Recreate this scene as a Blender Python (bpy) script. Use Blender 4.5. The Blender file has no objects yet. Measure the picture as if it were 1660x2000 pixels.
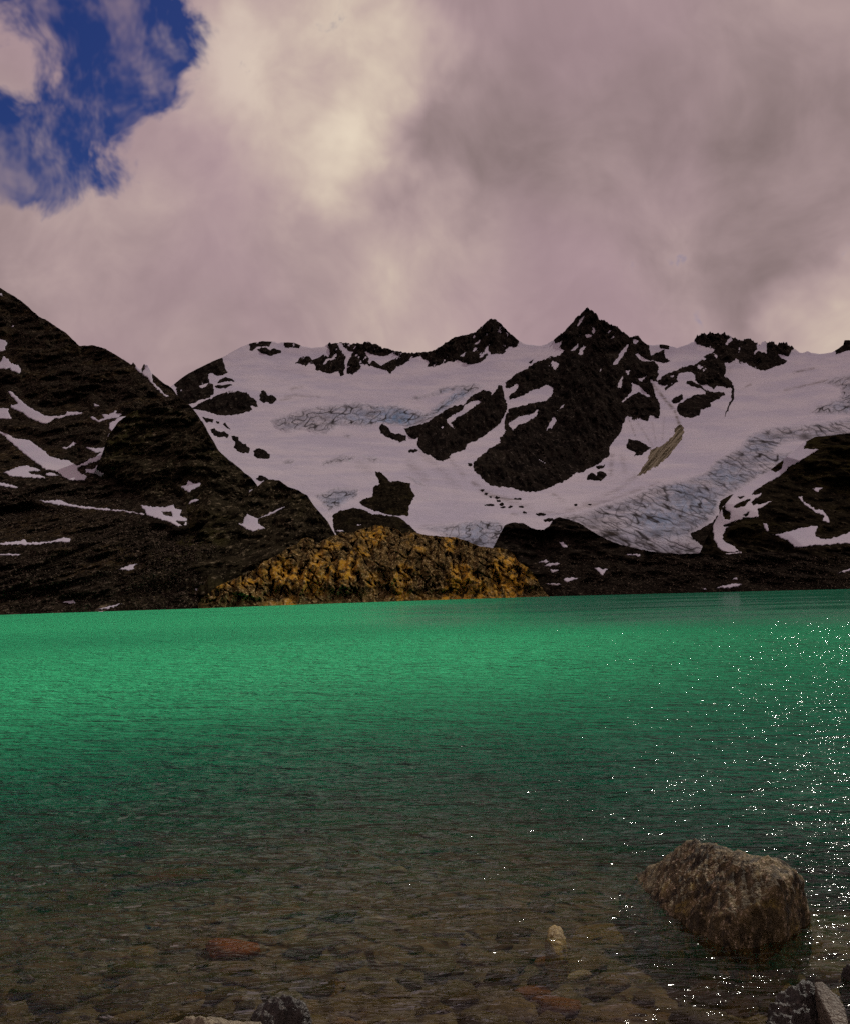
import bpy, bmesh, math, random
import numpy as np
from mathutils import Vector, Matrix, Quaternion

# ------------------------------------------------------------------ camera
W0, H0, F = 1660.0, 2000.0, 1740.0          # photograph size and focal length in its pixels
CAMH = 2.0                                  # eye height above the lake
PITCH, ROLL = math.atan(160.0 / F), math.radians(1.5)
FWD = np.array([0, math.cos(PITCH), math.sin(PITCH)])
UP0 = np.array([0, -math.sin(PITCH), math.cos(PITCH)])
XAX = np.array([1.0, 0, 0])
RGT = math.cos(ROLL) * XAX - math.sin(ROLL) * UP0
UPV = math.sin(ROLL) * XAX + math.cos(ROLL) * UP0
sc = bpy.context.scene
col = sc.collection
cam_d = bpy.data.cameras.new('camera')
cam_d.sensor_fit = 'HORIZONTAL'; cam_d.sensor_width = 36.0; cam_d.lens = 36.0 * F / W0
cam_d.clip_start = 0.1; cam_d.clip_end = 20000
cam = bpy.data.objects.new('camera', cam_d); col.objects.link(cam)
m = Matrix.Identity(4)
for i in range(3):
    m[i][0] = RGT[i]; m[i][1] = UPV[i]; m[i][2] = -FWD[i]
m[2][3] = CAMH
cam.matrix_world = m
sc.camera = cam

# ------------------------------------------------------------------ light
SUN_AZ, SUN_EL = math.radians(40), math.radians(41)
SUN = Vector((math.sin(SUN_AZ) * math.cos(SUN_EL), math.cos(SUN_AZ) * math.cos(SUN_EL), math.sin(SUN_EL)))
sun_d = bpy.data.lights.new('sun', 'SUN'); sun_d.energy = 2.6; sun_d.angle = math.radians(0.6); sun_d.color = (1.0, 0.93, 0.83)
sun = bpy.data.objects.new('sun', sun_d); col.objects.link(sun)
sun.rotation_euler = (-SUN).to_track_quat('-Z', 'Y').to_euler()
sun.location = (40, 60, 120)
sc.view_settings.view_transform = 'Standard'; sc.view_settings.look = 'None'
sc.view_settings.gamma = 1.0; sc.view_settings.exposure = 0.0; sc.view_settings.use_curve_mapping = False
sc.render.engine = 'CYCLES'
sc.cycles.use_denoising = False
sc.cycles.use_adaptive_sampling = True; sc.cycles.adaptive_threshold = 0.02; sc.cycles.adaptive_min_samples = 24
sc.cycles.max_bounces = 5; sc.cycles.diffuse_bounces = 1; sc.cycles.glossy_bounces = 2
sc.cycles.transparent_max_bounces = 8; sc.cycles.caustics_reflective = False; sc.cycles.caustics_refractive = False
sc.cycles.sample_clamp_indirect = 4.0

# ------------------------------------------------------------------ node helper
class NT:
    def __init__(s, tree): s.t = tree; tree.nodes.clear()
    def n(s, kind, ins=None, **kw):
        nd = s.t.nodes.new(kind)
        for k, v in kw.items(): setattr(nd, k, v)
        for k, v in (ins or {}).items():
            if isinstance(v, bpy.types.NodeSocket): s.t.links.new(v, nd.inputs[k])
            elif isinstance(v, tuple) and isinstance(v[0], bpy.types.Node): s.t.links.new(v[0].outputs[v[1]], nd.inputs[k])
            else: nd.inputs[k].default_value = v
        return nd
    def math(s, op, a, b=0.0, c=None, clamp=False):
        nd = s.n('ShaderNodeMath', {0: a, 1: b} if c is None else {0: a, 1: b, 2: c}, operation=op, use_clamp=clamp)
        return nd.outputs[0]
    def vmath(s, op, a, b=(0, 0, 0), out=0):
        return s.n('ShaderNodeVectorMath', {0: a, 1: b}, operation=op).outputs[out]
    def noise(s, vec, scale, detail=4, rough=0.55, dist=0.0, out=0, kind=None):
        nd = s.n('ShaderNodeTexNoise', {'Vector': vec, 'Scale': scale, 'Detail': detail, 'Roughness': rough, 'Distortion': dist})
        if kind: nd.noise_type = kind
        return nd.outputs[out]
    def ss(s, v, lo, hi, a=0.0, b=1.0):
        nd = s.n('ShaderNodeMapRange', {0: v, 1: lo, 2: hi, 3: a, 4: b}, interpolation_type='SMOOTHSTEP'); return nd.outputs[0]
    def mix(s, f, a, b):
        nd = s.t.nodes.new('ShaderNodeMix'); nd.data_type = 'RGBA'
        for sock, v in ((nd.inputs[0], f), (nd.inputs[6], a), (nd.inputs[7], b)):
            if isinstance(v, bpy.types.NodeSocket): s.t.links.new(v, sock)
            else: sock.default_value = v if not isinstance(v, tuple) or len(v) == 4 else (*v, 1)
        return nd.outputs[2]
    def scalev(s, vec, xyz):
        return s.n('ShaderNodeMapping', {'Vector': vec, 'Scale': xyz}).outputs[0]
    def attr(s, name, out='Fac'):
        return s.n('ShaderNodeAttribute', attribute_name=name).outputs[out]

def px_dir(u, v):
    d = FWD + RGT * ((u - 830.0) / F) + UPV * ((1000.0 - v) / F)
    return d / np.linalg.norm(d)

# ------------------------------------------------------------------ sky
world = bpy.data.worlds.new('World'); sc.world = world; world.use_nodes = True
world.cycles.sampling_method = 'NONE'
T = NT(world.node_tree)
D = T.n('ShaderNodeTexCoord').outputs['Generated']
D = T.vmath('NORMALIZE', D)
def toward(u, v, r_in, r_out, vec=None):
    """1 within r_in degrees of that heading, 0 beyond r_out."""
    dp = T.vmath('DOT_PRODUCT', vec or D, tuple(px_dir(u, v)), out=1)
    return T.ss(dp, math.cos(math.radians(r_out)), math.cos(math.radians(r_in)))
sky = T.n('ShaderNodeTexSky', sky_type='NISHITA', sun_disc=False, sun_elevation=SUN_EL, sun_rotation=SUN_AZ, altitude=900.0)
deep = T.n('ShaderNodeHueSaturation', {'Hue': 0.53, 'Saturation': 1.42, 'Value': 0.50, 'Color': (sky, 0)})
blue_bg = T.n('ShaderNodeBackground', {'Color': (deep, 0), 'Strength': 0.085})
warp = T.noise(D, 3.0, 3, 0.5, out=1)
wv = T.vmath('MULTIPLY', T.vmath('SUBTRACT', warp, (0.5, 0.5, 0.5)), (0.22, 0.22, 0.22))
DW = T.vmath('ADD', D, wv)
DW2 = T.vmath('NORMALIZE', T.vmath('ADD', D, T.vmath('MULTIPLY', T.vmath('SUBTRACT', T.noise(D, 7.0, 4, 0.55, out=1), (0.5, 0.5, 0.5)), (0.17, 0.17, 0.17))))
big = T.noise(T.vmath('ADD', DW, (3.1, 1.7, 0.4)), 2.6, 3, 0.5)          # bulk of the cloud
mid = T.noise(T.vmath('ADD', DW, (7.3, 2.2, 5.1)), 6.5, 4, 0.56)          # billows
fin = T.noise(T.vmath('ADD', DW, (1.3, 9.2, 2.7)), 17.0, 4, 0.62)         # wisps
# openings in the cloud
hole_dir = T.math('MAXIMUM', toward(-90, -160, 4.0, 11.0), toward(95, 60, 1.0, 9.5))
hole_dir = T.math('MAXIMUM', hole_dir, T.math('MAXIMUM', toward(40, 260, 1.0, 6.0), T.math('MULTIPLY', toward(200, 295, 0.2, 3.5), 0.72)))
hole_dir = T.math('SUBTRACT', hole_dir, T.math('MULTIPLY', toward(25, 110, 0.6, 4.0), 0.55))
hl = T.math('ADD', hole_dir, T.math('MULTIPLY', T.math('SUBTRACT', fin, 0.5), 1.5))
hl = T.math('ADD', hl, T.math('MULTIPLY', T.math('SUBTRACT', mid, 0.5), 1.3))
hole = T.ss(hl, 0.34, 0.72)
veil = T.ss(T.noise(T.vmath('ADD', DW, (4.4, 0.2, 8.8)), 13.0, 4, 0.68), 0.42, 0.74, 0.0, 0.55)
hole = T.math('MULTIPLY', hole, T.math('SUBTRACT', 1.0, veil))
# thickness of the cloud sets how much light comes through
lum = T.math('ADD', T.math('MULTIPLY', T.math('SUBTRACT', big, 0.5), 0.55), T.math('MULTIPLY', T.math('SUBTRACT', mid, 0.5), 0.75))
lum = T.math('ADD', lum, T.math('MULTIPLY', T.math('SUBTRACT', fin, 0.5), 0.30))
lum = T.math('ADD', lum, 0.43)
for u_, v_, ri, ro, kk in ((600, 140, 2.0, 8.0, 0.36), (700, 330, 0.5, 5.0, 0.24), (380, 120, 0.5, 4.5, 0.18), (800, 110, 0.4, 3.2, 0.20), (1240, 330, 4.0, 12.5, -0.10), (1580, 430, 2.0, 9.0, -0.10),
                           (870, 650, 1.0, 9.0, 0.17), (1640, 650, 0.3, 5.5, 0.34), (200, 420, 1.0, 9.0, 0.08), (960, 300, 0.5, 5.0, -0.05)):
    lum = T.math('ADD', lum, T.math('MULTIPLY', toward(u_, v_, ri, ro, DW2), kk))
ramp = T.n('ShaderNodeValToRGB', {0: lum})
er = ramp.color_ramp; er.interpolation = 'B_SPLINE'
er.elements[0].position = 0.0; er.elements[0].color = (0.150, 0.108, 0.108, 1)
er.elements[1].position = 1.0; er.elements[1].color = (0.80, 0.68, 0.54, 1)
for p, c in ((0.22, (0.245, 0.180, 0.178)), (0.45, (0.375, 0.272, 0.280)), (0.65, (0.50, 0.375, 0.355)), (0.82, (0.63, 0.51, 0.42))):
    e = er.elements.new(p); e.color = (*c, 1)
tint = T.ss(T.noise(T.vmath('ADD', D, (5.0, 5.0, 1.0)), 3.2, 2, 0.5), 0.38, 0.66)
cl_col = T.mix(T.math('MULTIPLY', tint, 0.5), (ramp.outputs[0]), (0.42, 0.282, 0.325))
cloud_bg = T.n('ShaderNodeBackground', {'Color': cl_col, 'Strength': 1.0})
mx = T.n('ShaderNodeMixShader', {0: hole, 1: (cloud_bg, 0), 2: (blue_bg, 0)})
T.n('ShaderNodeOutputWorld', {0: (mx, 0)})

# ------------------------------------------------------------------ numpy noise
def _hash(i, j, k, seed):
    h = (i.astype(np.uint32) * np.uint32(374761393) + j.astype(np.uint32) * np.uint32(668265263)
         + k.astype(np.uint32) * np.uint32(2147483647 - 97) + np.uint32((seed * 974634777) & 0xffffffff))
    h = (h ^ (h >> np.uint32(13))) * np.uint32(1274126177)
    h = (h ^ (h >> np.uint32(16))) * np.uint32(2246822519)
    return h ^ (h >> np.uint32(15))
_G = np.array([(1,1,0),(-1,1,0),(1,-1,0),(-1,-1,0),(1,0,1),(-1,0,1),(1,0,-1),(-1,0,-1),
               (0,1,1),(0,-1,1),(0,1,-1),(0,-1,-1),(1,1,0),(-1,1,0),(0,-1,1),(0,-1,-1)], dtype=np.float32)
def pn(x, y, z, seed=0):
    x = np.asarray(x, np.float64); y = np.asarray(y, np.float64); z = np.asarray(z, np.float64)
    x, y, z = np.broadcast_arrays(x, y, z)
    xi = np.floor(x); yi = np.floor(y); zi = np.floor(z)
    fx = (x - xi).astype(np.float32); fy = (y - yi).astype(np.float32); fz = (z - zi).astype(np.float32)
    xi = xi.astype(np.int64); yi = yi.astype(np.int64); zi = zi.astype(np.int64)
    u = fx*fx*fx*(fx*(fx*6-15)+10); v = fy*fy*fy*(fy*(fy*6-15)+10); w = fz*fz*fz*(fz*(fz*6-15)+10)
    def g(dx, dy, dz):
        q = _G[_hash(xi+dx, yi+dy, zi+dz, seed) & np.uint32(15)]
        return q[..., 0]*(fx-dx) + q[..., 1]*(fy-dy) + q[..., 2]*(fz-dz)
    a = g(0,0,0); a = a + u*(g(1,0,0)-a); b = g(0,1,0); b = b + u*(g(1,1,0)-b)
    c = g(0,0,1); c = c + u*(g(1,0,1)-c); d = g(0,1,1); d = d + u*(g(1,1,1)-d)
    a = a + v*(b-a); c = c + v*(d-c)
    return a + w*(c-a)
def fbm(x, y, z, octv=4, gain=0.5, seed=0, ridged=False, lac=2.03):
    s = 0.0; amp = 1.0; tot = 0.0; f = 1.0
    for o in range(octv):
        q = pn(x*f + 17.3*o, y*f - 9.1*o, z*f + 4.7*o, seed + o)
        if ridged: q = 1.0 - 2.0*np.abs(q)*1.6
        s = s + amp*q; tot += amp; amp *= gain; f *= lac
    return s / tot
def sstep(x, a, b):
    t = np.clip((x - a) / (b - a), 0, 1); return t*t*(3 - 2*t)

# ------------------------------------------------------------------ mapping
def hor(u): return 1160.0 - math.tan(ROLL) * (u - 830.0)
def ray(u, v):
    u = np.asarray(u, float); v = np.asarray(v, float)
    a = (u - 830.0) / F; b = (1000.0 - v) / F
    d = [FWD[i] + RGT[i]*a + UPV[i]*b for i in range(3)]
    L = np.sqrt(d[0]**2 + d[1]**2)
    return d[0]/L, d[1]/L, d[2]/L
def pos(u, v, r):
    dx, dy, dz = ray(u, v)
    return dx*r, dy*r, CAMH + dz*r
def on_plane(u, v, z):
    dx, dy, dz = ray(u, v); r = (z - CAMH) / dz
    return np.array([float(dx*r), float(dy*r), z])
def Zm(ox, oy, s, *pts): return [(ox + x / s, oy + y / s) for x, y in pts]

def signed(poly, U, V):
    """distance in pixels, positive inside"""
    p = np.array(poly, float); q = np.roll(p, -1, 0)
    best = np.full(U.shape, 1e9); ins = np.zeros(U.shape, bool)
    for (x0, y0), (x1, y1) in zip(p, q):
        ex, ey = x1-x0, y1-y0; L = ex*ex + ey*ey + 1e-9
        t = np.clip(((U-x0)*ex + (V-y0)*ey) / L, 0, 1)
        best = np.minimum(best, (U-x0-t*ex)**2 + (V-y0-t*ey)**2)
        c = ((y0 > V) != (y1 > V))
        if c.any():
            xi = x0 + (V - y0) * ex / (ey if ey else 1e-9)
            ins ^= c & (U < xi)
    d = np.sqrt(best)
    return np.where(ins, d, -d)

# ------------------------------------------------------------------ mesh output
def make_mesh(name, verts, faces, smooth=True, attrs=None):
    me = bpy.data.meshes.new(name)
    verts = np.asarray(verts, np.float32); faces = np.asarray(faces, np.int32)
    k = faces.shape[1]
    me.vertices.add(len(verts)); me.vertices.foreach_set('co', verts.ravel())
    me.loops.add(faces.size); me.loops.foreach_set('vertex_index', faces.ravel())
    me.polygons.add(len(faces)); me.polygons.foreach_set('loop_start', np.arange(0, faces.size, k, dtype=np.int32))
    me.polygons.foreach_set('use_smooth', np.full(len(faces), smooth, dtype=bool))
    for an, av in (attrs or {}).items():
        a = me.attributes.new(an, 'FLOAT', 'POINT'); a.data.foreach_set('value', np.asarray(av, np.float32).ravel())
    me.update(calc_edges=True); me.validate()
    return me
def add_obj(name, me, mat, parent=None, loc=None, **props):
    o = bpy.data.objects.new(name, me); col.objects.link(o)
    if me is not None and mat is not None and not me.materials: me.materials.append(mat)
    if loc is not None: o.location = loc
    if parent is not None: o.parent = parent
    for k, v in props.items(): o[k] = v
    return o
def grid_faces(nr, nc):
    i = np.arange(nr*nc).reshape(nr, nc)
    return np.stack([i[:-1, :-1], i[:-1, 1:], i[1:, 1:], i[1:, :-1]], -1).reshape(-1, 4)

# ------------------------------------------------------------------ materials
def new_mat(name):
    mt = bpy.data.materials.new(name); mt.use_nodes = True
    return mt, NT(mt.node_tree)
def rock_mat(name, c0, c1, c2, s, lichen=None, lich_amt=0.5, bump=1.0, rough=0.9, spec=0.08, stretch=(1, 1, 1), fl_=(0.54, 0.74)):
    """s: size in metres of the main blocks"""
    mt, t = new_mat(name)
    P = t.n('ShaderNodeTexCoord').outputs['Object']
    P = t.scalev(P, stretch)
    a = t.noise(P, 1.0/s, 6, 0.62, 0.4)
    b = t.noise(P, 4.5/s, 7, 0.65)
    c = t.noise(P, 0.22/s, 3, 0.5)
    fl = t.n('ShaderNodeTexVoronoi', {'Vector': t.vmath('ADD', P, t.vmath('MULTIPLY', t.noise(P, 2.0/s, 3, 0.5, out=1), (s*0.7,)*3)), 'Scale': 2.2/s}, feature='DISTANCE_TO_EDGE').outputs[0]
    f2 = t.n('ShaderNodeTexVoronoi', {'Vector': t.vmath('ADD', P, t.vmath('MULTIPLY', t.noise(P, 5.0/s, 3, 0.5, out=1), (s*0.3,)*3)), 'Scale': 6.5/s}, feature='F1')
    k = t.mix(t.ss(a, 0.36, 0.66), c0, c1)
    k = t.mix(t.math('MULTIPLY', t.ss(b, *fl_), t.ss(a, 0.42, 0.58, 0.12, 1.0)), k, c2)
    k = t.mix(t.ss(c, 0.40, 0.64, 0.0, 0.55), k, tuple(0.5*x for x in c1))
    if lichen is not None:
        ln = t.noise(P, 0.5/s, 5, 0.6)
        lm = t.math('MULTIPLY', t.ss(ln, 0.62-0.25*lich_amt, 0.74-0.2*lich_amt), t.ss(b, 0.38, 0.56))
        k = t.mix(lm, k, lichen)
    h = t.math('ADD', t.math('MULTIPLY', b, 0.6), t.math('MULTIPLY', a, 0.8))
    h = t.math('ADD', h, t.math('MULTIPLY', t.ss(fl, 0.0, 0.12), 0.22))
    h = t.math('ADD', h, t.math('MULTIPLY', f2.outputs['Distance'], -0.35))
    bp = t.n('ShaderNodeBump', {'Strength': bump, 'Distance': s*0.55, 'Height': h})
    bs = t.n('ShaderNodeBsdfPrincipled', {'Base Color': k, 'Roughness': rough, 'Normal': (bp, 0), 'Specular IOR Level': spec})
    t.n('ShaderNodeOutputMaterial', {0: (bs, 0)})
    return mt

def far_rock(name, c0, c1, c2, s, tint=None, stretch=(1, 0.15, 1), bump=1.0, hi=(0.56, 0.70), bd=0.22, spk=0.55, tc=(0.50, 0.64)):
    """rock seen from afar; s: size in metres of the main blocks"""
    mt, t = new_mat(name)
    P = t.scalev(t.n('ShaderNodeTexCoord').outputs['Object'], stretch)
    a = t.noise(P, 1.0/s, 5, 0.65, 0.5)
    b = t.noise(P, 3.3/s, 4, 0.68)
    c = t.noise(P, 0.16/s, 2, 0.5)
    k = t.mix(t.ss(a, 0.38, 0.62), c0, c1)
    if tint is not None: k = t.mix(t.math('MULTIPLY', t.ss(c, *tc), t.ss(a, 0.40, 0.60)), k, tint)
    k = t.mix(t.math('MULTIPLY', t.ss(b, *hi), t.ss(a, 0.40, 0.62, 0.35, 1.0)), k, c2)
    d = t.noise(P, 10.0/s, 3, 0.6)
    k = t.mix(t.math('MULTIPLY', t.ss(d, 0.60, 0.72), spk), k, c2)
    h = t.math('ADD', t.math('MULTIPLY', b, 0.55), a)
    bp = t.n('ShaderNodeBump', {'Strength': bump, 'Distance': s*bd, 'Height': h})
    t.n('ShaderNodeOutputMaterial', {0: (t.n('ShaderNodeBsdfDiffuse', {'Color': k, 'Roughness': 0.6, 'Normal': (bp, 0)}), 0)})
    return mt
M_peak = far_rock('dark_slate_peak', (0.007, 0.006, 0.0055), (0.019, 0.0155, 0.0125), (0.105, 0.088, 0.072), 13.0, tint=(0.026, 0.0215, 0.016), stretch=(1, 0.15, 0.42))
M_hill = far_rock('dark_scree', (0.007, 0.006, 0.0045), (0.023, 0.0180, 0.0125), (0.165, 0.132, 0.095), 3.0, tint=(0.036, 0.026, 0.013), hi=(0.54, 0.68))
M_dome = far_rock('dark_bedrock', (0.007, 0.006, 0.004), (0.027, 0.0225, 0.0135), (0.200, 0.165, 0.105), 4.2, tint=(0.032, 0.029, 0.011), stretch=(1, 0.15, 0.8), hi=(0.54, 0.68))
M_moraine = far_rock('moraine_debris', (0.006, 0.005, 0.004), (0.018, 0.0145, 0.011), (0.110, 0.088, 0.064), 3.4, stretch=(0.7, 0.15, 1.2))
M_right = far_rock('ice_scoured_rock', (0.006, 0.005, 0.0035), (0.018, 0.0145, 0.009), (0.085, 0.070, 0.044), 5.5, tint=(0.024, 0.021, 0.008), stretch=(0.8, 0.15, 1.2))
M_knoll = far_rock('sunlit_golden_rock', (0.022, 0.016, 0.007), (0.130, 0.086, 0.030), (0.56, 0.42, 0.21), 1.9, tint=(0.48, 0.265, 0.028), stretch=(1, 0.2, 0.9), hi=(0.52, 0.66), bd=0.16, spk=0.35, tc=(0.46, 0.60))  # sun spot on the knoll is put into its golden rock colour

def snow_mat(name, dirty):
    mt, t = new_mat(name)
    P = t.n('ShaderNodeTexCoord').outputs['Object']
    a = t.noise(P, 0.012, 5, 0.6, 0.3); b = t.noise(P, 0.11, 5, 0.65); cc = t.noise(t.scalev(P, (1, 1, 3)), 0.03, 6, 0.68, 0.8)
    k = t.mix(t.ss(a, 0.35, 0.65), (0.47, 0.452, 0.535, 1), (0.56, 0.53, 0.58, 1))
    k = t.mix(t.ss(cc, 0.60, 0.78, 0, 0.22 if dirty else 0.12), k, (0.34, 0.30, 0.28, 1))
    if dirty:
        ds = t.attr('dirt')
        st = t.noise(P, 0.06, 7, 0.7, 1.2)
        dm = t.math('MULTIPLY', ds, t.ss(st, 0.36, 0.62))
        k = t.mix(t.math('MULTIPLY', dm, 0.9), k, (0.115, 0.093, 0.068, 1))
    hh = t.math('ADD', t.math('MULTIPLY', b, 0.4), a)
    bp = t.n('ShaderNodeBump', {'Strength': 0.35, 'Distance': 5.0 if dirty else 1.2, 'Height': hh})
    bs = t.n('ShaderNodeBsdfDiffuse', {'Color': k, 'Roughness': 0.5, 'Normal': (bp, 0)})
    t.n('ShaderNodeOutputMaterial', {0: (bs, 0)})
    return mt
M_snow = snow_mat('glacier_snow', True)
M_patch = snow_mat('old_snow', False)
def ice_mat():
    mt, t = new_mat('crevassed_ice')
    P = t.n('ShaderNodeTexCoord').outputs['Object']
    blue = t.attr('blue'); dirt = t.attr('dirt'); crack = t.attr('crack')
    a = t.noise(P, 0.03, 3, 0.55, 0.5); b = t.noise(P, 0.05, 4, 0.6)
    k = t.mix(t.ss(a, 0.35, 0.65), (0.36, 0.365, 0.44, 1), (0.52, 0.50, 0.55, 1))
    k = t.mix(blue, k, (0.22, 0.36, 0.56, 1))
    dm = t.math('MULTIPLY', dirt, t.ss(b, 0.34, 0.60))
    k = t.mix(dm, k, (0.040, 0.033, 0.026, 1))
    k = t.mix(t.math('MULTIPLY', t.attr('rim'), t.ss(b, 0.30, 0.55, 0.4, 1.0)), k, (0.51, 0.49, 0.55, 1))
    k = t.mix(crack, k, (0.040, 0.037, 0.038, 1))      # crevasse shade painted dark along the cracks, with some grit
    bp = t.n('ShaderNodeBump', {'Strength': 0.4, 'Distance': 5.0, 'Height': t.math('ADD', a, b)})
    bs = t.n('ShaderNodeBsdfDiffuse', {'Color': k, 'Roughness': 0.5, 'Normal': (bp, 0)})
    t.n('ShaderNodeOutputMaterial', {0: (bs, 0)})
    return mt
M_ice = ice_mat()

# ------------------------------------------------------------------ terrain layers
SHORE = ([-300, 0, 390, 700, 1070, 1660, 1960], [196, 205, 217, 262, 316, 330, 345])
def shore_r(u): return np.interp(u, *SHORE)
def shore_v(u):
    """picture row at which the shore lies for this column"""
    u = np.asarray(u, float); r = shore_r(u); lo = hor(u) - 5.0; hi = hor(u) + 60.0
    for _ in range(30):
        mid_ = 0.5*(lo + hi); below = (CAMH + ray(u, mid_)[2]*r) < 0
        hi = np.where(below, mid_, hi); lo = np.where(below, lo, mid_)
    return lo
class Layer:
    def __init__(s, sky_pts, base, table, relief, jit=1.2, seed=1, ufac=None, fine=None, back=None, big=True, teeth=None):
        p = sorted(sky_pts); s.su = np.array([a for a, _ in p], float); s.sv = np.array([b for _, b in p], float)
        s.base = base; s.th, s.tr = [np.array(q, float) for q in zip(*table)]
        s.relief = relief; s.jit = jit; s.seed = seed; s.ufac = ufac; s.fine = fine; s.snow = []; s.back = back; s.big = big; s.teeth = teeth
        mm = np.gradient(s.tr, s.th); s.tm = mm
    def tab(s, h):
        h = np.clip(h, s.th[0], s.th[-1]); i = np.clip(np.searchsorted(s.th, h) - 1, 0, len(s.th) - 2)
        dh = s.th[i+1] - s.th[i]; t = (h - s.th[i]) / dh
        return ((2*t**3-3*t**2+1)*s.tr[i] + (t**3-2*t**2+t)*dh*s.tm[i] + (-2*t**3+3*t**2)*s.tr[i+1] + (t**3-t**2)*dh*s.tm[i+1])
    def skyv(s, u):
        v = np.interp(u, s.su, s.sv)
        if s.jit: v = v + s.jit * fbm(np.asarray(u, float)/9.0, s.seed*3.3, 0.5, 4, 0.6, s.seed) * 2.2
        if s.teeth is not None:
            q = fbm(np.asarray(u, float)/7.0, 5.5, 0.3, 3, 0.65, 55, True)
            v = v - np.interp(u, *s.teeth)*(q - 0.35)
        return v
    def basev(s, u): return shore_v(u) if s.base == 'shore' else np.interp(u, *zip(*sorted(s.base)))
    def depth(s, U, V, fine=True):
        r = s.tab(hor(U) - V)
        if s.ufac is not None: r = r * np.interp(U, *s.ufac)
        r = shore_r(U) + r
        x, y, z = pos(U, V, r)
        ks = 0.15 + 0.85*sstep(shore_v(U) - V, 0, 28) if s.base == 'shore' else 1.0
        kl = sstep(shore_v(U) - V, 0, 150) if s.base == 'shore' and s.big else ks
        r = r + kl*s.relief(x, y, z, U, V)
        if s.back is not None: r = r + np.interp(U, *s.back)
        if fine and s.fine is not None:
            k = np.ones(np.shape(U))
            for q in s.snow:
                qa = np.array(q); bx = (U > qa[:, 0].min()-17) & (U < qa[:, 0].max()+17) & (V > qa[:, 1].min()-17) & (V < qa[:, 1].max()+17)
                if bx.any(): k[bx] = np.minimum(k[bx], 1 - sstep(signed(q, U[bx], V[bx]), -16, -4))
            r = r + ks*k*s.fine(x, y, z, U, V)
        if s.base == 'shore':                     # the ground keeps above the water
            dz = ray(U, V)[2]; r = np.where(dz < -1e-4, np.minimum(r, (0.04 - CAMH)/np.minimum(dz, -1e-4)), r)
        return r
    def build(s, u0, u1, du, nrow, back=((15, 2), (60, 20), (160, 90), (320, 240)), attrs=None):
        us = np.arange(u0, u1 + du, du); vs = s.skyv(us); vb = np.maximum(s.basev(us), vs + 2)
        t = np.linspace(0, 1, nrow)[:, None]
        V = vb[None] + (vs - vb)[None]*t; U = np.broadcast_to(us, V.shape)
        R = s.depth(U, V); X, Y, Z = pos(U, V, R)
        dx, dy, dz = ray(us, vb)
        rows = []
        for d, zz in ((12, -5.0), (4, -2.0)):
            rb = R[0] - d; rows.append(np.stack([dx*rb, dy*rb, np.minimum(Z[0] + zz, Z[0] - 0.5)], -1))
        body = np.stack([X, Y, Z], -1)
        dx, dy, dz = ray(us, vs); br = []
        for d, dr in back:
            rb = R[-1] + d*(1 + 0.25*pn(us/25.0, d, 0.3, s.seed)); br.append(np.stack([dx*rb, dy*rb, np.maximum(Z[-1] - dr, -6.0)], -1))
        allv = np.concatenate([np.stack(rows), body, np.stack(br)], 0)
        at = None
        if attrs:
            Ua = np.concatenate([np.broadcast_to(us, (2, len(us))), U, np.broadcast_to(us, (len(br), len(us)))]); Va = np.concatenate([V[:1], V[:1], V] + [V[-1:]]*len(br))
            at = attrs(Ua, Va)
        return allv.reshape(-1, 3), grid_faces(allv.shape[0], allv.shape[1]), at

class Front:
    """whichever of several layers stands in front"""
    def __init__(s, *ls): s.ls = ls; s.su, s.sv = ls[0].su, ls[0].sv; s.snow = s
    def append(s, poly):
        for l in s.ls: l.snow.append(poly)
    def skyv(s, u): return np.min([np.where((u >= l.su[0]) & (u <= l.su[-1]), l.skyv(u), 9999) for l in s.ls], 0)
    def depth(s, U, V, fine=False):
        return np.min([np.where(V > np.interp(U, l.su, l.sv, 5000, 5000) - 2, l.depth(U, V, fine), 1e5) for l in s.ls], 0)
# ---- back mountain and glacier
SKY_B = [(-320, 790), (250, 770), (334, 755), (351, 741), (368, 729), (390, 718), (414, 706), (436, 697), (455, 686), (474, 676), (489, 670), (513, 666), (537, 667), (544, 670), (551, 668),
 (575, 669), (590, 675), (609, 679), (633, 677), (643, 669), (657, 670), (667, 668), (690, 671), (705, 669), (716, 667), (726, 669), (748, 678), (772, 685), (796, 689), (820, 688), (835, 686),
 (849, 683), (869, 669), (888, 658), (910, 654), (931, 645), (943, 634), (957, 622), (967, 623), (979, 631), (989, 645), (1004, 657), (1013, 665), (1023, 671), (1037, 673), (1054, 675), (1067, 672),
 (1083, 662), (1105, 643), (1124, 621), (1141, 603), (1147, 599), (1154, 604), (1163, 611), (1170, 622), (1182, 626), (1188, 633), (1200, 633), (1211, 643), (1223, 652), (1229, 658), (1237, 657),
 (1247, 655), (1254, 665), (1264, 673), (1276, 674), (1294, 672), (1311, 676), (1322, 679), (1344, 672), (1355, 666), (1361, 655), (1377, 650), (1394, 650), (1411, 651), (1415, 647), (1422, 655),
 (1429, 659), (1436, 654), (1440, 663), (1449, 664), (1462, 662), (1473, 664), (1481, 674), (1491, 667), (1495, 666), (1498, 670), (1508, 667), (1517, 673), (1523, 669), (1530, 666), (1544, 673),
 (1551, 681), (1562, 689), (1571, 688), (1577, 685), (1584, 689), (1602, 691), (1624, 688), (1638, 680), (1647, 673), (1649, 664), (1660, 664), (1720, 640), (1830, 655), (1980, 640)]
def rel_B(x, y, z, U, V):
    return 34*fbm(x/420, y/420, z/300, 3, 0.5, 11) + 9*fbm(x/90, y/90, z/70, 3, 0.5, 12)
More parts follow.
